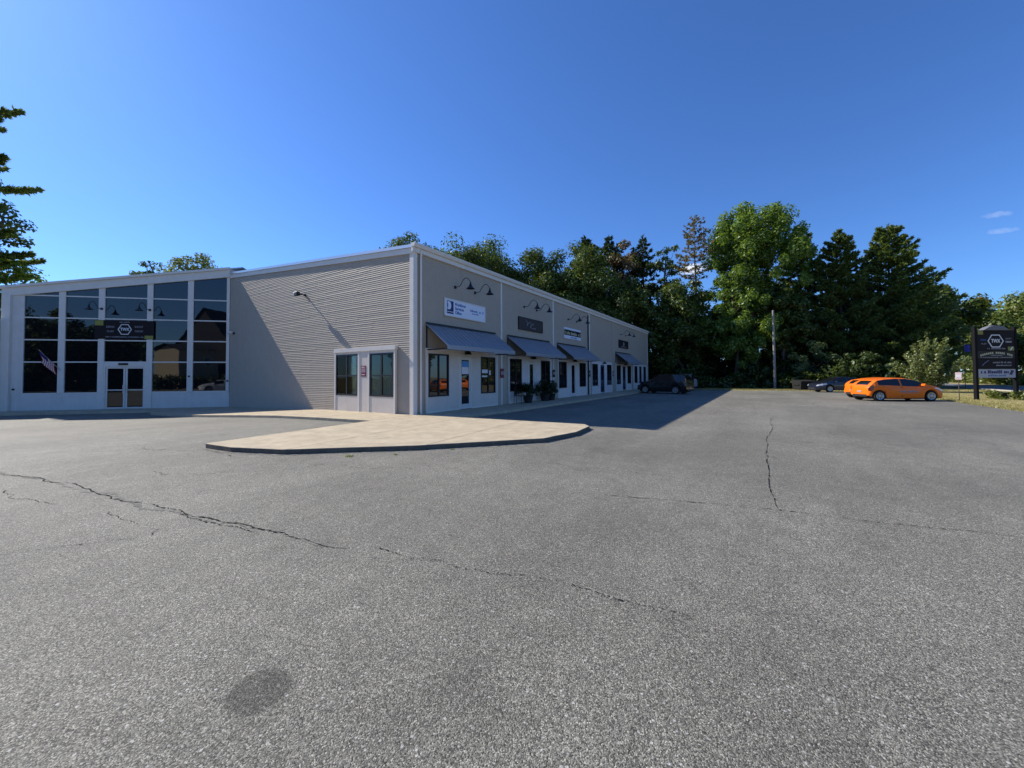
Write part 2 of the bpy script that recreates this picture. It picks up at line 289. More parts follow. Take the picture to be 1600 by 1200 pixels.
# ------------------------------------------------------------------ builders
class MB:
    def __init__(s): s.v = []; s.f = []
    def face(s, pts):
        n = len(s.v); s.v += [tuple(p) for p in pts]; s.f.append(tuple(range(n, n + len(pts)))); return s
    def box(s, x0, x1, y0, y1, z0, z1):
        n = len(s.v)
        s.v += [(x0, y0, z0), (x1, y0, z0), (x1, y1, z0), (x0, y1, z0), (x0, y0, z1), (x1, y0, z1), (x1, y1, z1), (x0, y1, z1)]
        s.f += [tuple(n + i for i in q) for q in ((0, 3, 2, 1), (4, 5, 6, 7), (0, 1, 5, 4), (1, 2, 6, 5), (2, 3, 7, 6), (3, 0, 4, 7))]
        return s
    def hexa(s, p):  # eight corners: bottom ring then top ring
        n = len(s.v); s.v += [tuple(q) for q in p]
        s.f += [tuple(n + i for i in q) for q in ((0, 3, 2, 1), (4, 5, 6, 7), (0, 1, 5, 4), (1, 2, 6, 5), (2, 3, 7, 6), (3, 0, 4, 7))]
        return s
    def prism(s, poly, z0, z1):  # polygon in xy, z0 / z1 number or function
        n = len(s.v); k = len(poly); g0 = z0 if callable(z0) else (lambda x, y: z0); g1 = z1 if callable(z1) else (lambda x, y: z1)
        s.v += [(x, y, g0(x, y)) for x, y in poly] + [(x, y, g1(x, y)) for x, y in poly]
        s.f.append(tuple(n + i for i in reversed(range(k)))); s.f.append(tuple(n + k + i for i in range(k)))
        for i in range(k): j = (i + 1) % k; s.f.append((n + i, n + j, n + k + j, n + k + i))
        return s
    def tube(s, pts, r, sides=8, caps=True):
        pts = [Vector(p) for p in pts]; rs = r if isinstance(r, (list, tuple)) else [r] * len(pts); n = len(s.v)
        for i, p in enumerate(pts):
            d = (pts[min(i + 1, len(pts) - 1)] - pts[max(i - 1, 0)]).normalized()
            a = d.cross(Vector((0, 0, 1)) if abs(d.z) < 0.95 else Vector((1, 0, 0))).normalized(); b = d.cross(a)
            for k in range(sides):
                t = 2 * math.pi * k / sides; s.v.append(tuple(p + (a * math.cos(t) + b * math.sin(t)) * rs[i]))
        for i in range(len(pts) - 1):
            for k in range(sides):
                q = (k + 1) % sides; s.f.append((n + i * sides + k, n + i * sides + q, n + (i + 1) * sides + q, n + (i + 1) * sides + k))
        if caps:
            s.f.append(tuple(n + k for k in reversed(range(sides)))); m_ = n + (len(pts) - 1) * sides; s.f.append(tuple(m_ + k for k in range(sides)))
        return s
    def lathe(s, prof, o=(0, 0, 0), sides=16, axis='z'):
        n = len(s.v)
        for r, h in prof:
            for k in range(sides):
                t = 2 * math.pi * k / sides; c, d = r * math.cos(t), r * math.sin(t)
                p = {'z': (c, d, h), 'y': (c, h, d), 'x': (h, c, d)}[axis]
                s.v.append((p[0] + o[0], p[1] + o[1], p[2] + o[2]))
        for i in range(len(prof) - 1):
            for k in range(sides):
                q = (k + 1) % sides; s.f.append((n + i * sides + k, n + i * sides + q, n + (i + 1) * sides + q, n + (i + 1) * sides + k))
        s.f.append(tuple(n + k for k in range(sides))); e = n + (len(prof) - 1) * sides; s.f.append(tuple(e + k for k in range(sides)))
        return s
    def build(s, name, material, parent=None, smooth=0, bevel=0, fix=True):
        me = bpy.data.meshes.new(name); me.from_pydata(s.v, [], s.f)
        if fix:
            bm = bmesh.new(); bm.from_mesh(me); bmesh.ops.recalc_face_normals(bm, faces=bm.faces)
            if bevel: bmesh.ops.bevel(bm, geom=bm.edges[:], offset=bevel, segments=1, affect='EDGES', clamp_overlap=True)
            bm.to_mesh(me); bm.free()
        if smooth:
            me.polygons.foreach_set('use_smooth', [True] * len(me.polygons)); me.set_sharp_from_angle(angle=rad(smooth))
        me.materials.append(material); me.update()
        o = bpy.data.objects.new(name, me); COL.objects.link(o)
        if parent: o.parent = parent
        return o

def tag(o, label=None, cat=None, group=None, kind=None):
    if label: o['label'] = label
    if cat: o['category'] = cat
    if group: o['group'] = group
    if kind: o['kind'] = kind
    return o
def empty(name, loc=(0, 0, 0), rz=0, label=None, cat=None, group=None, kind=None):
    o = bpy.data.objects.new(name, None); COL.objects.link(o); o.location = loc; o.rotation_euler = (0, 0, rz); o.empty_display_size = 0.2
    return tag(o, label, cat, group, kind)
def np_mesh(name, V, F, material, parent=None):   # V (n,3), F (m,4) quads
    me = bpy.data.meshes.new(name); k = F.shape[1]
    me.vertices.add(len(V)); me.vertices.foreach_set('co', np.ascontiguousarray(V, dtype=np.float32).ravel())
    me.loops.add(F.size); me.loops.foreach_set('vertex_index', np.ascontiguousarray(F, dtype=np.int32).ravel())
    me.polygons.add(len(F)); me.polygons.foreach_set('loop_start', np.arange(0, F.size, k, dtype=np.int32))
    me.update(calc_edges=True); me.materials.append(material)
    o = bpy.data.objects.new(name, me); COL.objects.link(o)
    if parent: o.parent = parent
    return o
_dg = None
def text(name, s, size, material, parent, loc, rot=(math.pi / 2, 0, 0), width=None, extrude=0.004, align='CENTER', bold=0.0):
    cu = bpy.data.curves.new('txt', 'FONT'); cu.body = s; cu.size = size; cu.align_x = align; cu.align_y = 'CENTER'; cu.extrude = extrude; cu.offset = bold
    ob = bpy.data.objects.new('txt', cu); COL.objects.link(ob); dg = bpy.context.evaluated_depsgraph_get()
    me = bpy.data.meshes.new_from_object(ob.evaluated_get(dg)); bpy.data.objects.remove(ob); bpy.data.curves.remove(cu)
    me.name = name; me.materials.clear(); me.materials.append(material)
    if width:
        xs = [v.co.x for v in me.vertices]; w = max(xs) - min(xs)
        if w > 0: me.transform(Matrix.Scale(width / w, 4, (1, 0, 0)))
    o = bpy.data.objects.new(name, me); COL.objects.link(o); o.parent = parent; o.location = loc; o.rotation_euler = rot
    return o
def strokes(name, seed, x0, x1, z, h, y, material, parent, flip=1, gap=0.25):   # a line of print too small to read
    rg = random.Random(seed); b = MB(); x = x0
    while x < x1:
        w = h * rg.uniform(0.35, 0.7)
        if rg.random() < 0.16: x += h * 0.5; continue
        hh = h * rg.choice((0.7, 0.72, 1.0)); b.box(x * flip, min(x + w, x1) * flip, y, y + 0.004, z - h / 2, z - h / 2 + hh); x += w + h * gap
    return tag(b.build(name, material, parent), kind='stuff')
def smooth01(a, b, x):
    t = min(1, max(0, (x - a) / (b - a))); return t * t * (3 - 2 * t)
def lot_z(x, y): return -0.28 * smooth01(3, 14, y) * smooth01(3, -1, x)
def walk_z(x, y): return lot_z(x, y) + 0.11

# ------------------------------------------------------------------ the ground, the lot, the road
xs = [-700, -400, -220, -140, -100] + list(range(-80, 71)) + [80, 95, 120, 170, 260, 420, 700]
ys = [-700, -400, -220, -140, -90, -70] + list(range(-60, 51)) + [60, 75, 100, 150, 250, 420, 700]
rg = random.Random(3)
def ground_z(x, y):
    inside = min(smooth01(-75, -73, x), smooth01(36.6, 35.4, x), smooth01(-20.6, -19.6, y), smooth01(34, 32, y))
    z = -0.02 - 0.55 * inside
    if y < -21.6: z += 0.05 * smooth01(-21.6, -24, y)
    if x > 40 and y > -22: z += 0.25 * smooth01(40, 52, x)
    if -38.5 < y < -28.5: z = min(z, -0.03)
    return z
b = MB(); nx = len(xs)
for y in ys:
    for x in xs: b.v.append((x, y, ground_z(x, y) + rg.uniform(-0.012, 0.012)))
for j in range(len(ys) - 1):
    for i in range(nx - 1): a = j * nx + i; b.f.append((a, a + 1, a + nx + 1, a + nx))
tag(b.build('ground', M_GRND, smooth=60, fix=False), kind='structure')

b = MB(); xs2 = list(range(-74, 37)); ys2 = [-21.2] + list(range(-20, 34)); nx = len(xs2)
idx = {}
for j, y in enumerate(ys2):
    for i, x in enumerate(xs2):
        xx = x
        if i == nx - 1: xx = 36.2 + 0.7 * math.sin(y * 1.3) + rg.uniform(-0.3, 0.3) + (1.4 if y < -13 else 0) + (1.5 if y > -5 else 0)
        yy = y + (0.05 * math.sin(x * 1.7) + rg.uniform(-0.03, 0.03) if j == 0 else 0)
        idx[i, j] = len(b.v); b.v.append((xx, yy, lot_z(x, y) + 0.0))
for j in range(len(ys2) - 1):
    for i in range(nx - 1):
        x, y = xs2[i], ys2[j]
        if x >= 1 and y >= 1 and x < 37: continue
        b.f.append((idx[i, j], idx[i + 1, j], idx[i + 1, j + 1], idx[i, j + 1]))
lot = tag(b.build('parking_lot', M_ASPH, smooth=60, fix=False), kind='structure')
b = MB().box(37.0, 42.5, -8.5, 8, -0.3, -0.004)
lot2 = b.build('lot_extension', M_ASPH, lot)

# cracks and paving seams: jagged recessed lines in the asphalt
def jag(pts, n, amp, rg):
    for _ in range(n):
        q = []
        for a, c in zip(pts[:-1], pts[1:]):
            d = math.hypot(c[0] - a[0], c[1] - a[1]); k = rg.uniform(-amp, amp) * d
            q += [a, ((a[0] + c[0]) / 2 - (c[1] - a[1]) / max(d, 1e-6) * k, (a[1] + c[1]) / 2 + (c[0] - a[0]) / max(d, 1e-6) * k)]
        pts = q + [pts[-1]]
    return pts
def crack(name, pts, w, seed, material, z=0.004, amp=0.16, gaps=0.0, n=5):
    rg = random.Random(seed); p = jag(pts, n, amp, rg); b = MB(); prev = None
    for i in range(len(p)):
        a = p[max(i - 1, 0)]; c = p[min(i + 1, len(p) - 1)]; d = math.hypot(c[0] - a[0], c[1] - a[1]) or 1e-6
        t = min(i, len(p) - 1 - i) / max(1, len(p) * 0.08); ww = w * rg.uniform(0.08, 1.0) ** 1.4 * min(1, t + 0.15) * (2.4 if rg.random() < 0.05 else 1)
        nx_, ny_ = -(c[1] - a[1]) / d * ww / 2, (c[0] - a[0]) / d * ww / 2
        cur = ((p[i][0] + nx_, p[i][1] + ny_, z + lot_z(*p[i])), (p[i][0] - nx_, p[i][1] - ny_, z + lot_z(*p[i])))
        if prev and rg.random() >= gaps: b.face((prev[0], prev[1], cur[1], cur[0]))
        prev = cur
    return b.build(name, material, lot, fix=False)
CU = lambda X, Y: ((X + 3.987) * 0.5375 + (Y - 15.791) * 0.8433, -(X + 3.987) * 0.8433 + (Y - 15.791) * 0.5375)
P = lambda pts: [CU(*q) for q in pts]
c1 = P([(-9.13, 7.0), (-8.21, 6.63), (-7.75, 6.49), (-6.02, 5.68), (-4.99, 5.23), (-4.01, 4.81), (-3.08, 4.46), (-2.85, 4.33), (-2.04, 3.97), (-1.61, 3.8)])
crack('seam_fill', c1, 0.085, 31, M_SEAM, z=0.003, amp=0.10, gaps=0.1)
crack('crack', c1, 0.027, 1, M_CRACK, z=0.006, amp=0.085, gaps=0.08)
c1b = P([(-1.61, 3.8), (-0.94, 3.59), (-0.64, 3.54), (-0.34, 3.38), (-0.01, 3.27), (0.4, 3.14), (0.75, 2.93), (0.91, 2.85), (1.3, 2.72)])
crack('crack', c1b, 0.014, 2, M_CRACK, z=0.006, amp=0.13, gaps=0.5)
crack('seam_fill', c1b, 0.04, 32, M_SEAM, z=0.003, amp=0.13, gaps=0.55)
crack('crack', P([(-4.05, 4.80), (-3.6, 4.56), (-3.1, 4.37), (-2.7, 4.20)]), 0.02, 3, M_CRACK, z=0.006, amp=0.1, gaps=0.3)
c2 = P([(10.33, 15.51), (7.39, 11.22), (5.71, 8.8), (4.27, 6.54), (3.46, 5.2), (3.23, 4.79)])
crack('crack', c2, 0.019, 4, M_CRACK, z=0.006, amp=0.028, gaps=0.06)
crack('seam_fill', [(q[0] + 0.03, q[1] - 0.03) for q in c2], 0.035, 34, M_SEAM, z=0.003, amp=0.03, gaps=0.2)
c3 = P([(0.6, 5.6), (2.31, 5.1), (3.23, 4.79), (3.68, 4.55), (3.99, 4.4), (4.5, 4.21), (4.96, 4.04), (5.6, 3.8), (7.5, 3.1)])
crack('crack', c3, 0.018, 5, M_CRACK, z=0.006, amp=0.05, gaps=0.35)
crack('seam_fill', c3, 0.05, 35, M_SEAM, z=0.003, amp=0.06, gaps=0.35)
crack('seam_fill', P([(4.68, 6.13), (4.12, 5.19), (3.77, 4.61)]), 0.04, 36, M_SEAM, z=0.003, amp=0.07, gaps=0.3)
for k, (q, w) in enumerate([([(-7.61, 5.87), (-7.02, 5.49), (-6.77, 5.4), (-6.17, 5.23), (-5.94, 5.17)], 0.014), ([(-4.99, 4.87), (-4.69, 4.69), (-4.21, 4.44)], 0.014),
        ([(-3.78, 4.12), (-3.85, 4.31)], 0.018), ([(-4.7, 3.75), (-4.2, 3.95), (-3.9, 4.05)], 0.010), ([(-3.8, 7.4), (-2.6, 7.0), (-1.2, 7.4)], 0.014), ([(-6.6, 7.0), (-5.2, 6.7), (-4.4, 6.9), (-3.4, 7.6)], 0.012),
        ([(-1.8, 8.1), (0.3, 7.4), (2.2, 6.6), (4.0, 5.9)], 0.012), ([(-9.0, 9.5), (-7.2, 8.9), (-5.4, 8.0)], 0.016), ([(8.0, 16.0), (9.6, 17.6), (10.6, 20.0)], 0.03), ([(13.0, 15.0), (15.5, 18.5), (17.0, 22.0)], 0.03)]):
    crack('crack', P(q), w, 50 + k, M_CRACK, z=0.006, amp=0.14, gaps=0.25)

worn = mat('worn_stall_paint', (0.235, 0.225, 0.20), 0.9, noise=0.35, nscale=11, spec=0.1)
for k in range(5):
    x = 19.4 - k * 2.95
    crack('stall_line', [(x, -20.9), (x - 1.7, -17.4), (x - 2.6, -15.6)], 0.13, 120 + k, worn, z=0.0045, amp=0.006, gaps=0.18)
# road beyond the verge
b = MB().box(-260, 320, -37.6, -30.4, -0.12, 0.0); tag(b.build('road', M_ROAD), kind='structure')
b = MB()
for i in range(-40, 60): b.box(i * 3.0, i * 3.0 + 2.98, -30.38, -30.22, -0.1, 0.13)
tag(b.build('road_kerb', mat('granite_kerb', (0.42, 0.40, 0.37), 0.85, noise=0.2)), kind='structure')

# ------------------------------------------------------------------ concrete apron and walkways, in slabs
def clip(poly, a, b_, c):   # keep a*x + b*y <= c
    out = []
    for i in range(len(poly)):
        p, q = poly[i], poly[(i + 1) % len(poly)]; dp, dq = a * p[0] + b_ * p[1] - c, a * q[0] + b_ * q[1] - c
        if dp <= 0: out.append(p)
        if dp * dq < 0: t = dp / (dp - dq); out.append((p[0] + (q[0] - p[0]) * t, p[1] + (q[1] - p[1]) * t))
    return out
paving = empty('concrete_walkway', kind='structure')
def slabs(poly, axis, cuts, gap=0.006):
    ends = [-1e3] + cuts + [1e3]
    for a, c in zip(ends[:-1], ends[1:]):
        p = clip(clip(poly, -axis[0], -axis[1], -(a + gap)), axis[0], axis[1], c - gap)
        if len(p) < 3: continue
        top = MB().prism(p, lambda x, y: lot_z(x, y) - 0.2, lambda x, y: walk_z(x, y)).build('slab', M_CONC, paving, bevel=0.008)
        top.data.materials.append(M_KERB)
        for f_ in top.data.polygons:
            if abs(f_.normal.z) < 0.3: f_.material_index = 1  # apron sides get their shade as a darker colour
apron = [(-7.28, -0.81), (-7.18, -1.9), (-6.72, -3.21), (-4.92, -5.31), (-2.6, -7.29), (-1.2, -7.55), (0.15, -7.42), (0.53, -7.13), (0.03, -0.02), (-2.2, -0.24)]
rough = []; ra = random.Random(77)
for p, q in zip(apron, apron[1:] + apron[:1]):
    n_ = max(1, int(math.hypot(q[0] - p[0], q[1] - p[1]) / 0.22))
    for i in range(n_): rough.append((p[0] + (q[0] - p[0]) * i / n_ + ra.uniform(-0.010, 0.010), p[1] + (q[1] - p[1]) * i / n_ + ra.uniform(-0.010, 0.010)))
slabs(rough, (-0.11, 0.994), [-4.9, -2.5], 0.003)
out = [(-7.36, -0.78), (-7.27, -1.92), (-6.80, -3.26), (-4.98, -5.38), (-2.65, -7.37), (-1.2, -7.63), (0.17, -7.50), (0.6, -7.2)]
crack('seam_fill', out, 0.20, 91, M_SEAM, z=0.003, amp=0.03, gaps=0.15)
crack('seam_fill', out, 0.13, 92, M_SEAM, z=0.0045, amp=0.05, gaps=0.3)
gw = [(-2.2, -0.236), (-0.003, -0.018)]
pieces = []
yy = [(-0.23), 2.5, 5.0, 7.5, 10.0, 12.5, 15.2]
def gx(y): return -2.2 - 0.12 * (y + 0.23)
for a, c in zip(yy[:-1], yy[1:]):
    q = [(gx(a), a + 0.006), (0.0, a + 0.006 + (0.21 if a < 0 else 0)), (0.0, c - 0.006), (gx(c), c - 0.006)]
    MB().prism(q, lambda x, y: lot_z(x, y) - 0.2, walk_z).build('slab', M_CONC, paving, bevel=0.008)
# walkway in front of the glass hall
DX, DY = -0.7011, 0.7131          # along the glass front, and its outward side
NX, NY = -0.7131, -0.7011
J = (0.0, 16.35)
def AN(x, y): return (J[0] + DX * x + NX * y, J[1] + DY * x + NY * y)
for k in range(5):
    a, c = -0.6 + k * 2.8, -0.6 + (k + 1) * 2.8
    lo = 0.012
    q = [AN(a + lo, 2.1), AN(a + lo, 0), AN(c - lo, 0), AN(c - lo, 2.1)]
    if k == 0: q = [(gx(15.2), 15.206), (0, 15.206), (0, 16.35), AN(2.2 - lo, 0), AN(2.2 - lo, 2.1)]
    MB().prism(q, -0.5, lambda x, y: -0.172).build('slab', M_CONC, paving, bevel=0.008)
# walkway along the shops
for k in range(13):
    a, c = 0.55 + k * 2.95, 0.55 + (k + 1) * 2.95
    if k == 0: q = [(0.03, -0.01), (0.03, 0.1), (c - 0.006, 0.1), (c - 0.006, -2.25), (1.75, -2.1), (0.20, -2.0)]
    else: q = [(a + 0.006, -2.25 - 0.02 * k), (a + 0.006, 0.1), (min(c, 38.9) - 0.006, 0.1), (min(c, 38.9) - 0.006, -2.25 - 0.02 * k)]
    MB().prism(q, -0.2, 0.108).build('slab', M_CONC, paving, bevel=0.008)

# ------------------------------------------------------------------ main building
BL, BD = 38.7, 23.0        # length, depth
SL = 0.0775
def roof_z(y): return 7.02 + SL * y
shop = empty('shop_building', (0, 0, 0), 0, 'long grey clapboard row of shops with slate blue awnings and white trim', 'building')
b = MB(); b.v += [(0.03, 0.03, -0.6), (BL - 0.03, 0.03, -0.6), (BL - 0.03, BD, -0.6), (0.03, BD, -0.6),
                  (0.03, 0.03, 6.9), (BL - 0.03, 0.03, 6.9), (BL - 0.03, BD, roof_z(BD) - 0.12), (0.03, BD, roof_z(BD) - 0.12)]
b.f += [(0, 3, 2, 1), (4, 5, 6, 7), (0, 1, 5, 4), (1, 2, 6, 5), (2, 3, 7, 6), (3, 0, 4, 7)]
b.build('wall', M_SIDE, shop)
# clapboards: one real wedge course after another
EXP = 0.088
b = MB(); z = 0.0
while z < 6.75:
    z1 = min(z + EXP, 6.80)
    b.face([(0.10, -0.024, z), (BL - 0.1, -0.024, z), (BL - 0.1, -0.008, z1), (0.10, -0.008, z1)])
    b.face([(0.10, 0.03, z), (BL - 0.1, 0.03, z), (BL - 0.1, -0.024, z), (0.10, -0.024, z)]); z += EXP
tag(b.build('clapboard_siding', M_SIDE, shop, fix=False), kind='stuff')
b = MB(); z = -0.3; rgc = random.Random(9)
while z < 8.4:
    z1 = z + EXP; y0 = 0.10; ya = max(y0, (z1 - 6.90) / SL)
    j = rgc.uniform(-0.0015, 0.0015); segs = [max(ya, y0)]
    y = max(ya, y0) + rgc.uniform(1, 4)
    while y < 16.3: segs.append(y); y += rgc.uniform(2.4, 4.6)
    segs.append(16.34)
    if ya < 16.2:
        for a, c in zip(segs[:-1], segs[1:]):
            w = rgc.uniform(-0.0025, 0.0025)
            b.face([(-0.025 + w, a, z), (-0.025 + w, c, z), (-0.007, c, z1), (-0.007, a, z1)])
            b.face([(0.03, a, z), (0.03, c, z), (-0.025 + w, c, z), (-0.025 + w, a, z)])
    z += EXP
tag(b.build('clapboard_siding', M_SIDE, shop, fix=False), kind='stuff')
# trims
b = MB().box(-0.05, 0.16, -0.05, -0.004, 0.09, 6.75); b.box(-0.05, -0.004, -0.003, 0.17, 0.09, 6.75); b.build('corner_board', M_TRIM, shop)
MB().tube([(0.32, -0.10, 0.12), (0.32, -0.10, 6.6), (0.32, -0.16, 6.85)], 0.05, 10).build('downspout', M_TRIM, shop, smooth=50)
MB().box(BL - 0.16, BL + 0.05, -0.05, -0.004, 0.09, 6.75).build('corner_board', M_TRIM, shop)
for u, w in ((6.25, 0.13), (12.5, 0.15), (19.0, 0.26)):
    MB().box(u, u + w, -0.06, -0.004, 0.1, 6.74).build('bay_board', M_TRIM, shop, bevel=0.006)
MB().box(25.02, 25.10, -0.034, -0.004, 0.1, 6.74).build('bay_joint', M_SIDE, shop)
MB().tube([(18.86, -0.08, 0.12), (18.86, -0.08, 6.55)], 0.05, 8).build('downspout', M_PLAST, shop)
# fascia and gutter along the front
b = MB().box(-0.14, BL + 0.12, -0.12, -0.02, 6.72, 6.90); b.build('fascia', M_TRIM, shop)
b = MB(); prof = [(-0.02, 6.905), (-0.20, 6.905), (-0.25, 7.00), (-0.25, 7.06), (-0.02, 7.06)]
n = len(prof); b.v += [(-0.16, y, z) for y, z in prof] + [(BL + 0.14, y, z) for y, z in prof]
b.f += [tuple(range(n)), tuple(range(2 * n - 1, n - 1, -1))] + [(i, (i + 1) % n, n + (i + 1) % n, n + i) for i in range(n)]
b.build('gutter', M_TRIM, shop)
# rake board on the gable and roof sheet
def slope_box(x0, x1, y0, y1, za, zb): # offsets from roof line
    return [(x0, y0, roof_z(y0) + za), (x1, y0, roof_z(y0) + za), (x1, y1, roof_z(y1) + za), (x0, y1, roof_z(y1) + za),
            (x0, y0, roof_z(y0) + zb), (x1, y0, roof_z(y0) + zb), (x1, y1, roof_z(y1) + zb), (x0, y1, roof_z(y1) + zb)]
MB().hexa(slope_box(-0.075, -0.03, 0.0, 16.3, -0.36, -0.13)).build('rake_board', M_TRIM, shop)
MB().hexa(slope_box(-0.125, -0.03, -0.02, 16.2, -0.127, 0.0)).build('rake_cap', M_ROOF, shop)
r = MB().hexa(slope_box(-0.028, BL + 0.1, 0.0, BD + 0.2, -0.09, -0.01)).build('roof', M_ROOF, shop)

# windows, doors, panels -------------------------------------------------
def frame_box(b, x0, x1, z0, z1, y0, y1, w):
    b.box(x0, x0 + w, y0, y1, z0, z1); b.box(x1 - w, x1, y0, y1, z0, z1); b.box(x0 + w, x1 - w, y0, y1, z0, z0 + w); b.box(x0 + w, x1 - w, y0, y1, z1 - w, z1)
rgp = random.Random(5)
def pane(parent, x0, x1, z0, z1, y, material=None, name='pane', tilt=0.0025):
    material = material or M_GLASS
    a, c = rgp.uniform(-tilt, tilt), rgp.uniform(-tilt, tilt); w, h = x1 - x0, z1 - z0
    return MB().hexa([(x0, y - a * w, z0), (x1, y + a * w, z0), (x1, y + a * w + 0.006, z0), (x0, y - a * w + 0.006, z0),
                      (x0, y - a * w + c * h, z1), (x1, y + a * w + c * h, z1), (x1, y + a * w + c * h + 0.006, z1), (x0, y - a * w + c * h + 0.006, z1)]).build(name, material, parent)
PT = 0.085   # panel thickness
def shop_window(x0, x1, z0, z1):
    b = MB(); frame_box(b, x0, x1, z0, z1, -PT - 0.025, -PT + 0.055, 0.06); xm = (x0 + x1) / 2; b.box(xm - 0.025, xm + 0.025, -PT - 0.02, -PT + 0.05, z0 + 0.06, z1 - 0.06)
    w = b.build('window', M_FRAME, shop)
    pane(w, x0 + 0.06, xm - 0.025, z0 + 0.06, z1 - 0.06, -PT + 0.02); pane(w, xm + 0.025, x1 - 0.06, z0 + 0.06, z1 - 0.06, -PT + 0.02)
def panel_pieces(x0, x1, z0, z1, holes, mt, parent):
    b = MB(); holes = sorted(holes); cur = x0; y0, y1 = -PT, -0.026
    for (a, c, p, q) in holes:
        if a > cur: b.box(cur, a, y0, y1, z0, z1)
        if p > z0: b.box(a, c, y0, y1, z0, p)
        if q < z1: b.box(a, c, y0, y1, q, z1)
        cur = c
    b.box(cur, x1, y0, y1, z0, z1); return b.build('storefront_panel', mt, parent)
def shop_door(x0, x1, z1, style, label=None):
    z0 = 0.115
    if style == 'glass':
        b = MB(); frame_box(b, x0 + 0.04, x1 - 0.04, z0, z1 - 0.04, -PT - 0.01, -PT + 0.035, 0.10); b.box(x0 + 0.14, x1 - 0.14, -PT - 0.01, -PT + 0.035, z0 + 0.10, z0 + 0.24)
        d = b.build('door', M_WHITE, shop); pane(d, x0 + 0.14, x1 - 0.14, z0 + 0.24, z1 - 0.14, -PT + 0.01)
    elif style == 'half':
        b = MB(); frame_box(b, x0 + 0.04, x1 - 0.04, z0, z1 - 0.04, -PT - 0.01, -PT + 0.035, 0.17); b.box(x0 + 0.21, x1 - 0.21, -PT - 0.005, -PT + 0.03, z0 + 0.17, z0 + 0.55)
        d = b.build('door', M_WHITE, shop); pane(d, x0 + 0.21, x1 - 0.21, z0 + 0.55, z1 - 0.21, -PT + 0.01)
    else:
        b = MB(); frame_box(b, x0 + 0.04, x1 - 0.04, z0, z1 - 0.04, -PT - 0.01, -PT + 0.035, 0.09)
        d = b.build('door', mat('blue_door_paint', (0.03, 0.055, 0.16), 0.45), shop); pane(d, x0 + 0.13, x1 - 0.13, z0 + 0.09, z1 - 0.13, -PT + 0.01)
    MB().tube([(x1 - 0.09, -PT - 0.03, 0.95), (x1 - 0.09, -PT - 0.06, 0.97), (x1 - 0.09, -PT - 0.06, 1.27), (x1 - 0.09, -PT - 0.03, 1.29)], 0.012, 6).build('handle', M_RIM, d)
    b = MB(); b.box(x0 - 0.03, x0 + 0.035, -PT - 0.02, -PT + 0.04, z0, z1); b.box(x1 - 0.035, x1 + 0.03, -PT - 0.02, -PT + 0.04, z0, z1); b.box(x0 + 0.035, x1 - 0.035, -PT - 0.02, -PT + 0.04, z1 - 0.035, z1)
    b.build('door_frame', M_TRIM if style != 'blue' else M_FRAME, d)
    MB().box(x0 + 0.02, x1 - 0.02, -PT - 0.06, -0.03, 0.106, 0.125).build('sill', M_KERB, d)
    return d
bays = [(0.0, 'glass'), (6.30, 'half'), (12.55, 'glass'), (18.90, 'blue'), (25.35, 'blue')]
for k, (s, st) in enumerate(bays):
    w1 = (s + 0.76, s + 2.02, 0.78, 2.62); d = (s + 2.76, s + 3.60, 0.10, 2.55); w2 = (s + 4.40, s + 5.64, 0.78, 2.62)
    panel_pieces(s + 0.68, s + 5.80, 0.10, 2.76, [w1, d, w2], M_PANEL if k < 1 else M_WHITE, shop)
    b = MB(); frame_box(b, s + 0.62, s + 5.86, 0.10, 2.84, -PT - 0.022, -0.03, 0.075); b.build('surround', M_TRIM, shop)
    shop_window(*w1); shop_window(*w2); shop_door(d[0], d[1], d[3], st)
    MB().box(s + 2.05, s + 4.4, -0.030, -0.0265, 0.1, 2.7).build('backing', M_DARK, shop)
ws = [(32.42, 33.58, 0.80, 2.66), (34.45, 35.36, 0.80, 2.66), (36.30, 37.40, 0.80, 2.66)]
panel_pieces(32.0, 37.9, 0.10, 2.76, ws, M_WHITE, shop)
for w in ws: shop_window(*w)
b = MB(); frame_box(b, 31.94, 37.96, 0.10, 2.84, -PT - 0.022, -0.03, 0.075); b.build('surround', M_TRIM, shop)
# posters inside the glass of the first shop
dd = MB().box(2.93, 3.43, -PT - 0.003, -PT + 0.004, 1.75, 2.22).build('door_poster', M_PAPER, shop); MB().box(2.93, 3.43, -PT - 0.008, -PT - 0.004, 2.08, 2.36).build('poster_head', M_CYAN, dd)
b = MB(); b.box(4.50, 5.05, -PT + 0.006, -PT + 0.012, 1.80, 1.98); b.box(4.50, 4.95, -PT + 0.006, -PT + 0.012, 1.60, 1.68); b.box(5.12, 5.24, -PT + 0.006, -PT + 0.012, 1.70, 1.95)
b.build('window_poster', M_PAPER, shop)

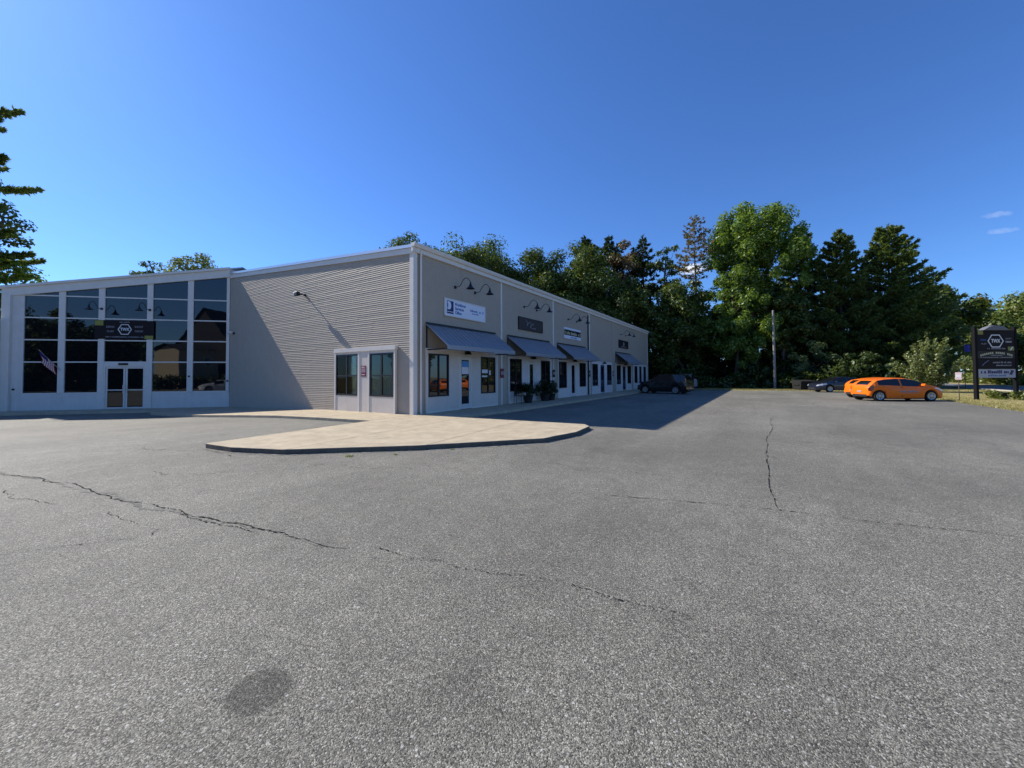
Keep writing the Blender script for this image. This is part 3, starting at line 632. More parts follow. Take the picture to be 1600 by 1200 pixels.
# awnings
def awning(x0, x1, seed):
    zt, zf, out = 3.86, 2.90, 1.25
    b = MB(); y0, y1 = -0.03, -out
    b.hexa([(x0, y0, zt - 0.03), (x1, y0, zt - 0.03), (x1, y1, zf - 0.03), (x0, y1, zf - 0.03), (x0, y0, zt), (x1, y0, zt), (x1, y1, zf), (x0, y1, zf)])
    n = int((x1 - x0) / 0.29)
    for i in range(n + 1):
        x = x0 + (x1 - x0 - 0.02) * i / n
        b.hexa([(x, y0, zt - 0.005), (x + 0.02, y0, zt - 0.005), (x + 0.02, y1, zf - 0.005), (x, y1, zf - 0.005), (x, y0, zt + 0.035), (x + 0.02, y0, zt + 0.035), (x + 0.02, y1, zf + 0.035), (x, y1, zf + 0.035)])
    a = b.build('awning', M_AWN, shop)
    MB().box(x0 - 0.01, x1 + 0.01, -out - 0.035, -out - 0.002, zf - 0.16, zf + 0.02).build('awning_edge', mat('awning_edge_grey', (0.30, 0.32, 0.36), 0.4, metal=0.3), a)
    MB().box(x0, x1, -0.09, -0.028, zt + 0.003, zt + 0.07).build('head_flashing', M_FRAME, a)
    b = MB()
    for x in (x0 + 0.02, x1 - 0.06):
        b.box(x, x + 0.04, -0.075, -0.03, zf - 0.12, zt - 0.04)
        b.hexa([(x, y0 - 0.04, zt - 0.09), (x + 0.04, y0 - 0.04, zt - 0.09), (x + 0.04, y1, zf - 0.09), (x, y1, zf - 0.09), (x, y0 - 0.04, zt - 0.035), (x + 0.04, y0 - 0.04, zt - 0.035), (x + 0.04, y1, zf - 0.035), (x, y1, zf - 0.035)])
        b.box(x, x + 0.04, -out + 0.01, -0.08, zf - 0.155, zf - 0.105)
    b.box(x0 + 0.06, x1 - 0.06, -out + 0.005, -out + 0.05, zf - 0.155, zf - 0.10)
    b.build('awning_frame', M_BLACK, a)
for k, s in enumerate((0.66, 6.88, 13.18, 25.98)): awning(s, s + 5.05, k)
for k, u in enumerate((3.15, 9.45, 15.7, 22.2, 28.5)):   # small lamps over the doors
    b = MB().lathe([(0.05, 0.16), (0.14, 0.08), (0.17, 0.0), (0.15, 0.0)], (u, -0.30 if k != 3 else -0.28, 2.66)); b.tube([(u, -0.08, 2.72), (u, -0.20, 2.88), (u, -0.30 if k != 3 else -0.28, 2.80)], 0.018, 6)
    b.build('door_lamp', M_BLACK, shop, smooth=40)

# gable window group: built in the gable's own frame (x' = -y so that it reads left to right), local y outward negative
gab = empty('gable_window_frame', (0, 0, 0)); gab.parent = shop; gab.rotation_euler = (0, 0, -math.pi / 2)   # local x -> -y world, local -y -> -x world
def GX(y): return -y
x0, x1 = GX(5.08), GX(0.93)
holes = [(GX(5.00), GX(3.38), 0.80, 2.68), (GX(2.56), GX(1.03), 0.80, 2.66)]
PT = 0.13
panel_pieces(x0, x1, 0.08, 2.92, holes, M_PANEL, gab)
b = MB()
for a, c in ((x0 - 0.02, x0 + 0.07), (x1 - 0.07, x1 + 0.02), (GX(3.37), GX(3.25)), (GX(2.66), GX(2.57))): b.box(a, c, -PT - 0.022, -PT - 0.001, 0.085, 2.78)
b.box(x0 - 0.04, x1 + 0.04, -PT - 0.05, -PT + 0.1, 2.785, 2.95)
b.build('casing', M_TRIM, gab)
for (a, c, p, q) in holes:
    b = MB(); frame_box(b, a, c, p, q, -PT - 0.012, -PT + 0.03, 0.075); xm = (a + c) / 2; zm = p + (q - p) * 0.48
    b.box(xm - 0.045, xm + 0.045, -PT - 0.010, -PT + 0.028, p + 0.075, q - 0.075); b.box(a + 0.075, xm - 0.045, -PT - 0.008, -PT + 0.026, zm - 0.03, zm + 0.03); b.box(xm + 0.045, c - 0.075, -PT - 0.008, -PT + 0.026, zm - 0.03, zm + 0.03)
    w = b.build('window', M_FRAME, gab)
    for (e, g) in ((a + 0.075, xm - 0.045), (xm + 0.045, c - 0.075)):
        pane(w, e, g, p + 0.075, zm - 0.03, -PT + 0.012, M_CLEAR); pane(w, e, g, zm + 0.03, q - 0.075, -PT + 0.012, M_CLEAR)
    b = MB(); n = 60; row = []
    for i in range(n + 1):
        x = a + 0.02 + (c - a - 0.04) * i / n; y = -0.058 + 0.014 * math.sin(i * 1.25) + 0.006 * math.sin(i * 0.37)
        b.v += [(x, y, p + 0.02), (x, y, q - 0.02)]
        if i: k = 2 * i; b.f.append((k - 2, k, k + 1, k - 1))
    b.build('curtain', M_CURT, w, smooth=80, fix=False)
    MB().box(a, c, -0.034, -0.030, p, q).build('backing', M_DARK, w)
nb = MB().box(GX(3.15), GX(2.80), -PT - 0.012, -PT - 0.002, 1.66, 2.14).build('notice_sign', M_RED, gab)
MB().box(GX(3.12), GX(2.83), -PT - 0.016, -PT - 0.0125, 1.84, 2.02).build('notice_panel', mat('notice_pink', (0.35, 0.22, 0.26), 0.6), nb)
strokes('notice_print', 11, GX(3.10), GX(2.86), 2.08, 0.06, -PT - 0.017, M_PAPER, nb); strokes('notice_print', 12, GX(3.10), GX(2.86), 1.75, 0.05, -PT - 0.017, M_PAPER, nb)
for ch in list(gab.children): ch.parent = shop; ch.rotation_euler = (0, 0, -math.pi / 2)
bpy.data.objects.remove(gab)
PT = 0.085
# red notices on the bay boards
for k, u in enumerate((6.25, 12.5, 18.98, 25.0)):
    o = MB().box(u - 0.08, u + 0.24, -0.075, -0.062, 1.55, 2.05).build('notice_sign', M_RED if k == 0 else M_CHAR, shop); MB().box(u - 0.05, u + 0.21, -0.079, -0.0755, 1.72, 1.90).build('notice_panel', mat('notice_pale', (0.34, 0.30, 0.33), 0.6), o)

# ------------------------------------------------------------------ glass hall
hall = empty('glass_hall', (J[0], J[1], 0), math.atan2(DY, DX), 'white hall with a tall grid of dark glass and sloping roof', 'building')
HW = 11.35
def hz(x): return 8.60 - (8.60 - 6.97) * x / HW     # top of the fascia
b = MB(); n = -0.5
prof = [(0.0, hz(0) - 0.02), (HW, hz(HW) - 0.02)]
b.hexa([(0.0, -0.14, n), (HW, -0.14, n), (HW, -13, n), (0.0, -13, n), (0.0, -0.14, hz(0) - 0.03), (HW, -0.14, hz(HW) - 0.03), (HW, -13, hz(HW) - 0.03), (0.0, -13, hz(0) - 0.03)])
b.build('wall', M_WHITE, hall)
MB().box(0.03, HW - 0.2, -0.139, -0.136, 0, 6.9).build('interior', M_DARK, hall)
MB().box(6.935, HW - 0.02, -0.13, 0.0, -0.2, 0.80).build('plinth', M_WHITE, hall); MB().box(0.02, 4.165, -0.13, 0.0, -0.2, 0.79).build('plinth', M_WHITE, hall)
# end pier
MB().box(10.50, HW, -0.13, 0.02, 0.801, 6.55).build('pier', M_WHITE, hall)
MB().box(11.05, 11.45, 0.022, 0.16, -0.17, 6.5).build('pilaster', M_TRIM, hall)
# sloping fascia
def sl(x0, x1, y0, y1, za, zb):
    return [(x0, y0, hz(x0) + za), (x1, y0, hz(x1) + za), (x1, y1, hz(x1) + za), (x0, y1, hz(x0) + za), (x0, y0, hz(x0) + zb), (x1, y0, hz(x1) + zb), (x1, y1, hz(x1) + zb), (x0, y1, hz(x0) + zb)]
MB().hexa(sl(0.0, HW + 0.15, -0.12, 0.10, -0.60, -0.14)).build('fascia', M_TRIM, hall)
MB().hexa(sl(-0.0, HW + 0.25, -0.12, 0.20, -0.137, 0.0)).build('fascia_cap', M_TRIM, hall)
MB().hexa(sl(-0.6, HW + 0.25, -13.2, -0.125, -0.025, 0.04)).build('roof', M_ROOF, hall)
posts = [(0.03, 0.20), (2.02, 2.33), (4.17, 4.47), (6.62, 6.93), (8.55, 8.87)]
edges = [0.20, 2.02, 2.33, 4.17, 4.47, 6.62, 6.93, 8.55, 8.87, 10.50]
for a, c in posts:
    z0 = 0.80 if a not in (4.17, 6.62) else -0.17
    MB().hexa([(a, -0.13, z0), (c, -0.13, z0), (c, 0.03, z0), (a, 0.03, z0), (a, -0.13, hz(a) - 0.605), (c, -0.13, hz(c) - 0.605), (c, 0.03, hz(c) - 0.605), (a, 0.03, hz(a) - 0.605)]).build('post', M_TRIM, hall)
RZ = [0.80, 2.62, 3.91, 5.20, 6.49]
cols = [(0.20, 2.02), (2.33, 4.17), (4.47, 6.62), (6.93, 8.55), (8.87, 10.50)]
for i, (a, c) in enumerate(cols):
    for k, z in enumerate(RZ):
        if k == 0 and i == 2: continue
        top = min(hz(a), hz(c)) - 0.62
        if z + 0.05 < max(hz(a), hz(c)) - 0.62: MB().box(a, c, -0.06, 0.008, z - 0.035, z + 0.035).build('rail', M_TRIM, hall)
    for k in range(5):
        z0 = RZ[k] + 0.035; z1 = (RZ[k + 1] - 0.035) if k < 4 else None
        if i == 2 and k == 0: continue
        t1, t2 = rgp.uniform(-0.002, 0.002), rgp.uniform(-0.002, 0.002)
        za, zb = (z1, z1) if z1 else (hz(a) - 0.6, hz(c) - 0.6)
        if not z1 and max(za, zb) < z0 + 0.03: continue
        if not z1: za, zb = max(za, z0 + 0.01), max(zb, z0 + 0.01)
        y = -0.028
        MB().hexa([(a, y, z0), (c, y + t1, z0), (c, y + t1 - 0.006, z0), (a, y - 0.006, z0), (a, y + t2, za), (c, y + t1 + t2, zb), (c, y + t1 + t2 - 0.006, zb), (a, y + t2 - 0.006, za)]).build('pane', M_GLASS, hall)
# entrance doors
b = MB(); b.box(4.47, 6.62, -0.12, 0.02, 2.33, 2.586); b.box(4.47, 4.56, -0.12, 0.02, -0.17, 2.33); b.box(6.55, 6.62, -0.12, 0.02, -0.17, 2.33); b.build('door_frame', M_TRIM, hall)
for (a, c, h) in ((4.56, 5.54, 5.47), (5.57, 6.55, 5.64)):
    b = MB(); frame_box(b, a, c, -0.165, 2.325, -0.08, -0.03, 0.09); b.box(a + 0.09, c - 0.09, -0.075, -0.035, 0.92, 0.98); d = b.build('door', M_TRIM, hall)
    pane(d, a + 0.09, c - 0.09, -0.075, 0.92, -0.060); pane(d, a + 0.09, c - 0.09, 0.98, 2.235, -0.060)
    MB().tube([(h, 0.02, 0.75), (h, 0.03, 1.25)], 0.014, 6).build('handle', M_RIM, d)
MB().box(5.40, 5.85, 0.022, 0.09, 2.44, 2.56).build('door_sensor', M_BLACK, hall)
b = MB()
for x, z in ((2.2, 1.75), (0.10, 1.45), (6.76, 2.05), (9.6, 0.95)): b.box(x - 0.05, x + 0.05, 0.01, 0.05, z - 0.06, z + 0.06)
# small fittings each on its own
for x, z in ((2.2, 1.75), (0.10, 1.45), (10.9, 1.05)): MB().lathe([(0.05, 0), (0.06, 0.03), (0.04, 0.06)], (x, 0.03, z), 10, 'y').build('fitting', M_BLACK, hall)
# low wing wall with cap at the far end
wing = empty('wing_wall', (*AN(11.46, 0.0), 0), math.atan2(DY, DX), 'white board-clad wing wall with a cap at the left edge', 'wall')
MB().box(0.0, 5.0, -0.6, 0.55, -0.5, 4.85).build('wall', M_WHITE, wing)
MB().box(-0.02, 5.1, -0.66, 0.62, 4.853, 5.05).build('cap', M_TRIM, wing)
for x in (0.0, 0.42, 0.84): MB().box(x, x + 0.10, 0.552, 0.60, -0.2, 4.84).build('batten', M_TRIM, wing)
MB().box(-0.2, 0.02, -0.5, 0.5, 5.053, 5.09)

# ------------------------------------------------------------------ hung signs and lamps
def board(name, label, x0, x1, z0, z1, material, frame=None):
    o = MB().box(-(x1 - x0) / 2, (x1 - x0) / 2, -0.05, 0.0, -(z1 - z0) / 2, (z1 - z0) / 2).build(name, material)
    o.location = ((x0 + x1) / 2, -0.03, (z0 + z1) / 2); tag(o, label, 'sign')
    if frame:
        b = MB(); frame_box(b, -(x1 - x0) / 2 - 0.02, (x1 - x0) / 2 + 0.02, -(z1 - z0) / 2 - 0.02, (z1 - z0) / 2 + 0.02, -0.065, -0.002, 0.04); b.build('sign_frame', frame, o)
    return o
Y = -0.052
s1 = board('shop_sign', 'white shop sign with navy logo and blue lettering over the nearest awning', 1.78, 4.78, 4.37, 5.14, M_SGNW, M_TRIM)
b = MB().box(-1.36, -0.92, Y - 0.003, Y, -0.28, 0.30); lg = b.build('logo', M_NAVY, s1)
b = MB(); pts = [(-1.33, 0.27), (-1.16, 0.27)]
for k in range(9):
    t = math.pi / 2 - math.pi * k / 8; pts.append((-1.18 + 0.10 * math.cos(t), 0.09 + 0.18 * math.sin(t)))
pts += [(-1.33, -0.09)]
b.face([(x, Y - 0.005, z) for x, z in pts]); b.box(-1.35, -0.93, Y - 0.006, Y - 0.0035, -0.205, -0.18); b.build('logo_mark', M_SGNW, s1, fix=False)
MB().box(-1.33, -1.28, Y - 0.0075, Y - 0.0055, 0.02, 0.18).build('logo_mark', M_CYAN, s1)
text('lettering', 'Workforce', 0.20, M_BLUE, s1, (-0.44, Y - 0.002, 0.19), width=0.78, bold=0.004); text('lettering', 'Services', 0.20, M_BLUE, s1, (-0.50, Y - 0.002, 0.0), width=0.62, bold=0.004); text('lettering', 'Office', 0.20, M_BLUE, s1, (-0.58, Y - 0.002, -0.19), width=0.46, bold=0.004)
strokes('lettering', 21, 0.30, 0.86, 0.06, 0.10, Y - 0.004, M_BLUE, s1); strokes('lettering', 22, 0.92, 1.38, 0.06, 0.12, Y - 0.004, M_CYAN, s1); strokes('lettering', 23, 0.42, 0.95, -0.07, 0.07, Y - 0.004, M_BLUE, s1)
s2 = board('shop_sign', 'dark brown shop sign with faint grey script over the second awning', 8.08, 10.98, 4.38, 5.10, M_BROWN, M_BLACK)
for k, (x, z, w, a) in enumerate([(-0.45, 0.05, 0.5, 0), (0.02, -0.02, 0.4, 1)]):
    b = MB(); p = []
    for i in range(22): t = i / 21; p.append((x + w * (t - 0.5) + 0.10 * math.sin(t * 9 + a), Y - 0.006, z + 0.20 * math.cos(t * 7 + a) * (1 - 0.5 * t)))
    b.tube(p, 0.016, 4).build('script', M_GREYT, s2)
strokes('lettering', 24, 0.05, 0.55, -0.18, 0.07, Y - 0.004, M_GREYT, s2)
s3 = board('shop_sign', 'white sign with a black middle band of pale lettering over the third awning', 14.26, 17.28, 4.34, 5.14, M_SGNW)
MB().box(-1.50, 1.50, Y - 0.003, Y, -0.16, 0.24).build('band', M_CHAR, s3); strokes('lettering', 25, -1.05, 1.4, 0.02, 0.22, Y - 0.007, M_GOLD, s3); strokes('lettering', 26, -0.4, 0.75, -0.28, 0.10, Y - 0.004, M_BLUE, s3); MB().box(-1.42, -1.15, Y - 0.008, Y - 0.004, -0.10, 0.12).build('logo', M_YEL, s3)
s5 = board('shop_sign', 'small dark sign with a pale emblem over the farthest awning', 27.0, 30.15, 4.42, 5.17, M_CHAR, M_BLACK)
b = MB().lathe([(0.2, Y - 0.006), (0.2, Y - 0.001)], (0, 0, 0.02), 14, 'y'); b.build('emblem', M_GREYT, s5); strokes('lettering', 27, -0.9, 0.9, -0.25, 0.09, Y - 0.004, M_GREYT, s5)

def wall_lamp(loc, rz, label, group):
    o = empty('wall_lamp', loc, rz, label, 'lamp', group)     # local -y is outward
    MB().lathe([(0.075, 0.0), (0.075, -0.03), (0.03, -0.06)], (0, 0, 0), 12, 'y').build('mount', M_BLACK, o, smooth=40)
    p = [(0, -0.04, 0)]
    for t in np.linspace(0, 1, 16):
        y = -0.05 - 0.80 * t; z = 0.0 if t < 0.3 else 0.34 * math.sin((t - 0.3) / 0.7 * math.pi * 0.80) ** 1.0
        p.append((0, y, z))
    p += [(0, -0.90, 0.13), (0, -0.905, 0.04)]
    MB().tube(p, 0.016, 6).build('arm', M_BLACK, o, smooth=60)
    MB().lathe([(0.03, 0.10), (0.045, 0.0), (0.07, -0.06), (0.11, -0.13), (0.20, -0.20), (0.19, -0.205), (0.04, -0.05)], (0, -0.905, 0.02), 16).build('shade', M_BLACK, o, smooth=50)
    return o
LN = [('first', 'white and blue sign', (2.54, 4.02)), ('second', 'dark brown sign', (8.76, 10.3)), ('third', 'white and black sign', (15.05, 16.6)), ('last', 'small dark sign', (27.75, 29.3))]
for nm, sg, us in LN:
    for side, u in zip(('left', 'right'), us):
        wall_lamp((u, -0.026, 5.76), 0, f'{side} black gooseneck lamp of the pair above the {sg}', 'gooseneck lamps over the shop signs')
for side, x in (('left', 6.77), ('right', 4.32)):
    q = AN(x, 0.032); wall_lamp((q[0], q[1], 5.79), math.atan2(DY, DX) + math.pi, f'{side} black gooseneck lamp on the glass hall front', 'gooseneck lamps on the glass hall')
# flood light high on the gable wall
fl = empty('flood_light', (-0.026, 7.83, 5.86), -math.pi / 2, 'small black flood light high on the sunlit clapboard gable', 'lamp')
MB().lathe([(0.07, 0), (0.07, -0.05)], (0, 0, 0), 10, 'y').build('mount', M_BLACK, fl)
MB().tube([(0, -0.04, 0), (0, -0.20, 0.02), (0.02, -0.36, 0.0)], 0.03, 6).build('arm', M_BLACK, fl)
MB().box(-0.13, 0.13, -0.52, -0.34, -0.10, 0.10).build('lamp_head', M_BLACK, fl, bevel=0.02); MB().box(-0.32, -0.14, -0.46, -0.30, -0.02, 0.12).build('sensor', M_TRIM, fl, bevel=0.02)
c2_ = empty('security_camera', (-0.026, 15.7, 4.40), -math.pi / 2, 'small white security camera on the shaded gable beside the glass', 'camera')
MB().box(-0.05, 0.05, -0.10, 0.0, -0.05, 0.05).build('bracket', M_BLACK, c2_); MB().box(-0.26, 0.04, -0.30, -0.10, -0.02, 0.12).build('body', M_TRIM, c2_, bevel=0.02)
# banner on the hall
bn = empty('banner', (J[0], J[1], 0), math.atan2(DY, DX), 'black banner with white hexagon logo across the glass hall posts', 'banner')
MB().box(4.08, 7.10, 0.045, 0.055, 4.00, 5.12).build('cloth', M_CHAR, bn)
RT = (math.pi / 2, 0, math.pi); YB = 0.058
def hexring(r0, r1, cx, cz, y, parent, material, sx=1.0):
    b = MB(); b.v += [(cx + sx * r0 * math.cos(k * math.pi / 3), y, cz + r0 * math.sin(k * math.pi / 3)) for k in range(6)] + [(cx + sx * r1 * math.cos(k * math.pi / 3), y, cz + r1 * math.sin(k * math.pi / 3)) for k in range(6)]
    for k in range(6): b.f.append((k, (k + 1) % 6, 6 + (k + 1) % 6, 6 + k))
    return b.build('hexagon', material, parent, fix=False)
hexring(0.36, 0.31, 5.58, 4.58, YB, bn, M_WHT)
text('lettering', 'TWX', 0.24, M_WHT, bn, (5.58, YB, 4.58), RT, width=0.46, bold=0.008)
for s, x, z, w in (('DRINK', 6.30, 4.72, 0.42), ('PLAY', 6.30, 4.45, 0.34), ('SHOOT', 4.86, 4.74, 0.44), ('THROW', 4.86, 4.47, 0.44)): text('lettering', s, 0.17, M_GREYT, bn, (x, YB, z), RT, width=w)
strokes('lettering', 41, 4.62, 6.55, 4.13, 0.06, YB, M_GREYT, bn); strokes('lettering', 42, 5.32, 5.84, 5.02, 0.06, YB, M_GREYT, bn)
MB().box(6.66, 7.08, YB, YB + 0.004, 4.80, 5.10).build('corner_patch', M_YEL, bn); MB().box(4.12, 4.56, YB, YB + 0.004, 4.02, 4.22).build('corner_patch', M_YEL, bn)
# flag on the hall post
fg = empty('flag', (*AN(8.72, 0.04), 2.14), math.atan2(DY, DX), 'small striped flag hanging from a slanted staff on the glass hall', 'flag')
MB().tube([(0, 0, 0), (0.45, 0.75, 1.15)], 0.014, 6).build('staff', M_RIM, fg)
def cloth(u, v): # u along staff top downwards, v across
    s = (0.43 - 0.30 * u, 0.71 - 0.5 * u, 1.09 - 0.77 * u); return (s[0] - 0.02 * math.sin(v * 9 + u * 4), s[1] + 0.05 * math.sin(v * 7 + u * 5) - 0.12 * v, s[2] - 0.62 * v)
def patch(name, u0, u1, v0, v1, material):
    b = MB(); n = 6
    for i in range(n + 1):
        for j in range(n + 1): b.v.append(cloth(u0 + (u1 - u0) * i / n, v0 + (v1 - v0) * j / n))
    for i in range(n):
        for j in range(n): k = i * (n + 1) + j; b.f.append((k, k + 1, k + n + 2, k + n + 1))
    b.build(name, material, fg, fix=False, smooth=60)
patch('canton', 0, 0.52, 0, 0.42, M_FLB)
for k in range(7): patch('stripe', 0.525 if k < 4 else 0.0, 1.0, 0, 1, M_FLR) if False else None
for k in range(13):
    a, c = k / 13, (k + 1) / 13
    patch('stripe', a, c, 0.425 if a < 0.52 else 0.0, 1.0, M_FLR if k % 2 == 0 else M_FLW)

# ------------------------------------------------------------------ vehicles
def car(name, label, cat, loc, heading, paint, P_, group=None, marks=None):
    """side profile tables -> body shell with real wheel arches; x forward, y left"""
    root = empty(name, (loc[0], loc[1], loc[2] if len(loc) > 2 else 0.0), heading, label, cat, group)
    L = P_['L']; xw = P_['wheels']; rw = P_['rw']
    f = lambda tab, x: float(np.interp(x, [t[0] for t in tab], [t[1] for t in tab]))
    st = sorted(set(np.round(np.concatenate([np.linspace(-L / 2, L / 2, 45)] + [np.linspace(w - rw - 0.07, w + rw + 0.07, 15) for w in xw] + [np.array(P_.get('extra', []))]), 3)))
    rows = []
    for x in st:
        zr, zb, w = f(P_['roof'], x), f(P_['belt'], x), f(P_['width'], x); zl = f(P_['low'], x)
        for q in xw:
            d = rw + 0.055; 
            if abs(x - q) < d: zl = max(zl, rw + math.sqrt(d * d - (x - q) ** 2) - 0.01)
        zl = min(zl, zb - 0.08); cab = max(0.0, min(1.0, (zr - zb) / 0.45)); wr = w * (1 - 0.27 * cab)
        rows.append([(w * 0.94, zl), (w, zl + 0.30 * (zb - zl)), (w * 1.0, zl + 0.70 * (zb - zl)), (w * 0.955, zb), (wr * 0.985, zr - 0.065 * max(0.25, cab)), (wr * 0.62, zr - 0.012), (0.0, zr)])
    parts = {}
    def put(kind, a, b_, c, d):
        parts.setdefault(kind, MB()).face((a, b_, c, d))
    for i in range(len(st) - 1):
        xm = (st[i] + st[i + 1]) / 2
        for s in (1, -1):
            pt = lambda k, j: (st[k], s * rows[k][j][0], rows[k][j][1])
            for j in range(6):
                kind = 'body'
                if j == 3 and any(a < xm < c for a, c in P_['side']): kind = ('window', s, [a < xm < c for a, c in P_['side']].index(True))
                if j in (4, 5) and P_['wind'][0] < xm < P_['wind'][1]: kind = ('windscreen', 0, 0)
                if j in P_.get('rj', (4, 5)) and P_['rear'][0] < xm < P_['rear'][1]: kind = ('rear_window', 0, 0)
                q = (pt(i, j), pt(i + 1, j), pt(i + 1, j + 1), pt(i, j + 1)); q = q if s > 0 else q[::-1]
                put(kind, *q)
    for k in (0, len(st) - 1):
        ring = [(st[k], y, z) for y, z in rows[k]] + [(st[k], -y, z) for y, z in reversed(rows[k][:-1])]
        parts['body'].f.append(tuple(range(len(parts['body'].v), len(parts['body'].v) + len(ring)))); parts['body'].v += ring
    def finish(mb, nm, material, parent):
        me = bpy.data.meshes.new(nm); me.from_pydata(mb.v, [], mb.f); bm = bmesh.new(); bm.from_mesh(me)
        bmesh.ops.remove_doubles(bm, verts=bm.verts, dist=0.0008); bmesh.ops.recalc_face_normals(bm, faces=bm.faces); bm.to_mesh(me); bm.free()
        me.polygons.foreach_set('use_smooth', [True] * len(me.polygons)); me.set_sharp_from_angle(angle=rad(32)); me.materials.append(material)
        o = bpy.data.objects.new(nm, me); COL.objects.link(o); o.parent = parent; return o
    for kind, mb in parts.items():
        if kind == 'body': body = finish(mb, 'body', paint, root)
    for kind, mb in parts.items():
        if kind != 'body': finish(mb, kind[0], M_CARGL, root)
    W2 = max(t[1] for t in P_['width'])
    MB().box(-L / 2 + 0.25, L / 2 - 0.25, -W2 * 0.74, W2 * 0.74, 0.17, 0.62).build('underbody', M_PLAST, root)
    for q in xw:
        for s in (1, -1):
            y0 = s * (W2 - 0.02); y1 = s * (W2 - 0.23)
            wh = MB().lathe([(rw * 0.66, y1), (rw * 0.97, y1), (rw, y1 + (y0 - y1) * 0.15), (rw, y1 + (y0 - y1) * 0.85), (rw * 0.95, y0), (rw * 0.70, y0), (rw * 0.66, y0 - s * 0.03)], (q, 0, rw), 28, 'y').build('wheel', M_RUB, root, smooth=40)
            b = MB().lathe([(rw * 0.69, y0 - s * 0.05), (rw * 0.69, y0 - s * 0.004), (rw * 0.60, y0 - s * 0.018), (rw * 0.22, y0 - s * 0.008), (rw * 0.16, y0 + s * 0.002), (0.01, y0 + s * 0.002)], (q, 0, rw), 24, 'y')
            b.build('rim', M_RIM, wh, smooth=35)
            for k in range(P_.get('spokes', 9)):
                t = 2 * math.pi * k / P_.get('spokes', 9); c, d = math.cos(t), math.sin(t); r0, r1, hw = rw * 0.27, rw * 0.58, rw * 0.055; ys = y0 - s * 0.006
                MB().hexa([(q + c * r0 - d * hw, ys, rw + d * r0 + c * hw), (q + c * r0 + d * hw, ys, rw + d * r0 - c * hw), (q + c * r1 + d * hw, ys - s * 0.004, rw + d * r1 - c * hw), (q + c * r1 - d * hw, ys - s * 0.004, rw + d * r1 + c * hw),
                           (q + c * r0 - d * hw, ys + s * 0.003, rw + d * r0 + c * hw), (q + c * r0 + d * hw, ys + s * 0.003, rw + d * r0 - c * hw), (q + c * r1 + d * hw, ys - s * 0.001, rw + d * r1 - c * hw), (q + c * r1 - d * hw, ys - s * 0.001, rw + d * r1 + c * hw)]).build('vent', M_PLAST, wh)
    hl = P_['head']; tl = P_['tail']
    for s in (1, -1):
        def lamp(nm, c, material):
            xs_ = c; b = MB(); ring = []
            for (x, z0, z1) in xs_:
                w = f(P_['width'], x) * 1.004 + 0.006; ring.append((x, w, z0, z1))
            for (x0, w0, a0, a1), (x1, w1, c0, c1) in zip(ring[:-1], ring[1:]):
                q = [(x0, s * w0, a0), (x1, s * w1, c0), (x1, s * w1, c1), (x0, s * w0 * 0.985, a1)]
                b.hexa([(p[0], p[1] - s * 0.05, p[2]) for p in q] + q)
            b.build(nm, material, root)
        lamp('headlight', hl, M_LENS); lamp('tail_light', tl, M_TAIL)
        mx, mz = P_['mirror']; w = f(P_['width'], mx)
        MB().hexa([(mx - 0.06, s * (w * 0.94), mz), (mx + 0.09, s * (w * 0.94), mz), (mx + 0.06, s * (w + 0.20), mz + 0.02), (mx - 0.06, s * (w + 0.20), mz + 0.02),
                   (mx - 0.05, s * (w * 0.92), mz + 0.13), (mx + 0.05, s * (w * 0.92), mz + 0.13), (mx + 0.03, s * (w + 0.19), mz + 0.15), (mx - 0.05, s * (w + 0.19), mz + 0.15)]).build('mirror', paint, root, bevel=0.02)
    hz_ = f(P_['low'], L / 2)
    MB().box(L / 2 - 0.03, L / 2 + 0.012, -W2 * 0.45, W2 * 0.45, hz_ + 0.06, hz_ + 0.20).build('grille', M_PLAST, root)
    MB().box(-L / 2 - 0.018, -L / 2 + 0.03, -0.16, 0.16, 0.52, 0.62).build('licence_plate', M_GREYT, root)
    MB().box(-L / 2 - 0.010, -L / 2 + 0.1, -W2 * 0.62, W2 * 0.62, 0.26, 0.40).build('rear_bumper', M_PLAST, root)
    for x in P_.get('seams', []):
        for s in (1, -1):
            zb, zl, w = f(P_['belt'], x), f(P_['low'], x), f(P_['width'], x)
            MB().hexa([(x - 0.006, s * (w - 0.01), zl + 0.08), (x + 0.006, s * (w - 0.01), zl + 0.08), (x + 0.006, s * (w + 0.003), zl + 0.08), (x - 0.006, s * (w + 0.003), zl + 0.08),
                       (x - 0.006, s * (w * 0.96 - 0.01), zb - 0.02), (x + 0.006, s * (w * 0.96 - 0.01), zb - 0.02), (x + 0.006, s * (w * 0.975 + 0.004), zb - 0.02), (x - 0.006, s * (w * 0.975 + 0.004), zb - 0.02)]).build('door_gap', M_PLAST, root)
            MB().box(x + 0.06, x + 0.22, s * (w + 0.002) if s > 0 else s * (w + 0.02), s * (w + 0.02) if s > 0 else s * (w + 0.002), zb - 0.16, zb - 0.13).build('handle', paint, root)
    if marks: marks(root, W2)
    return root
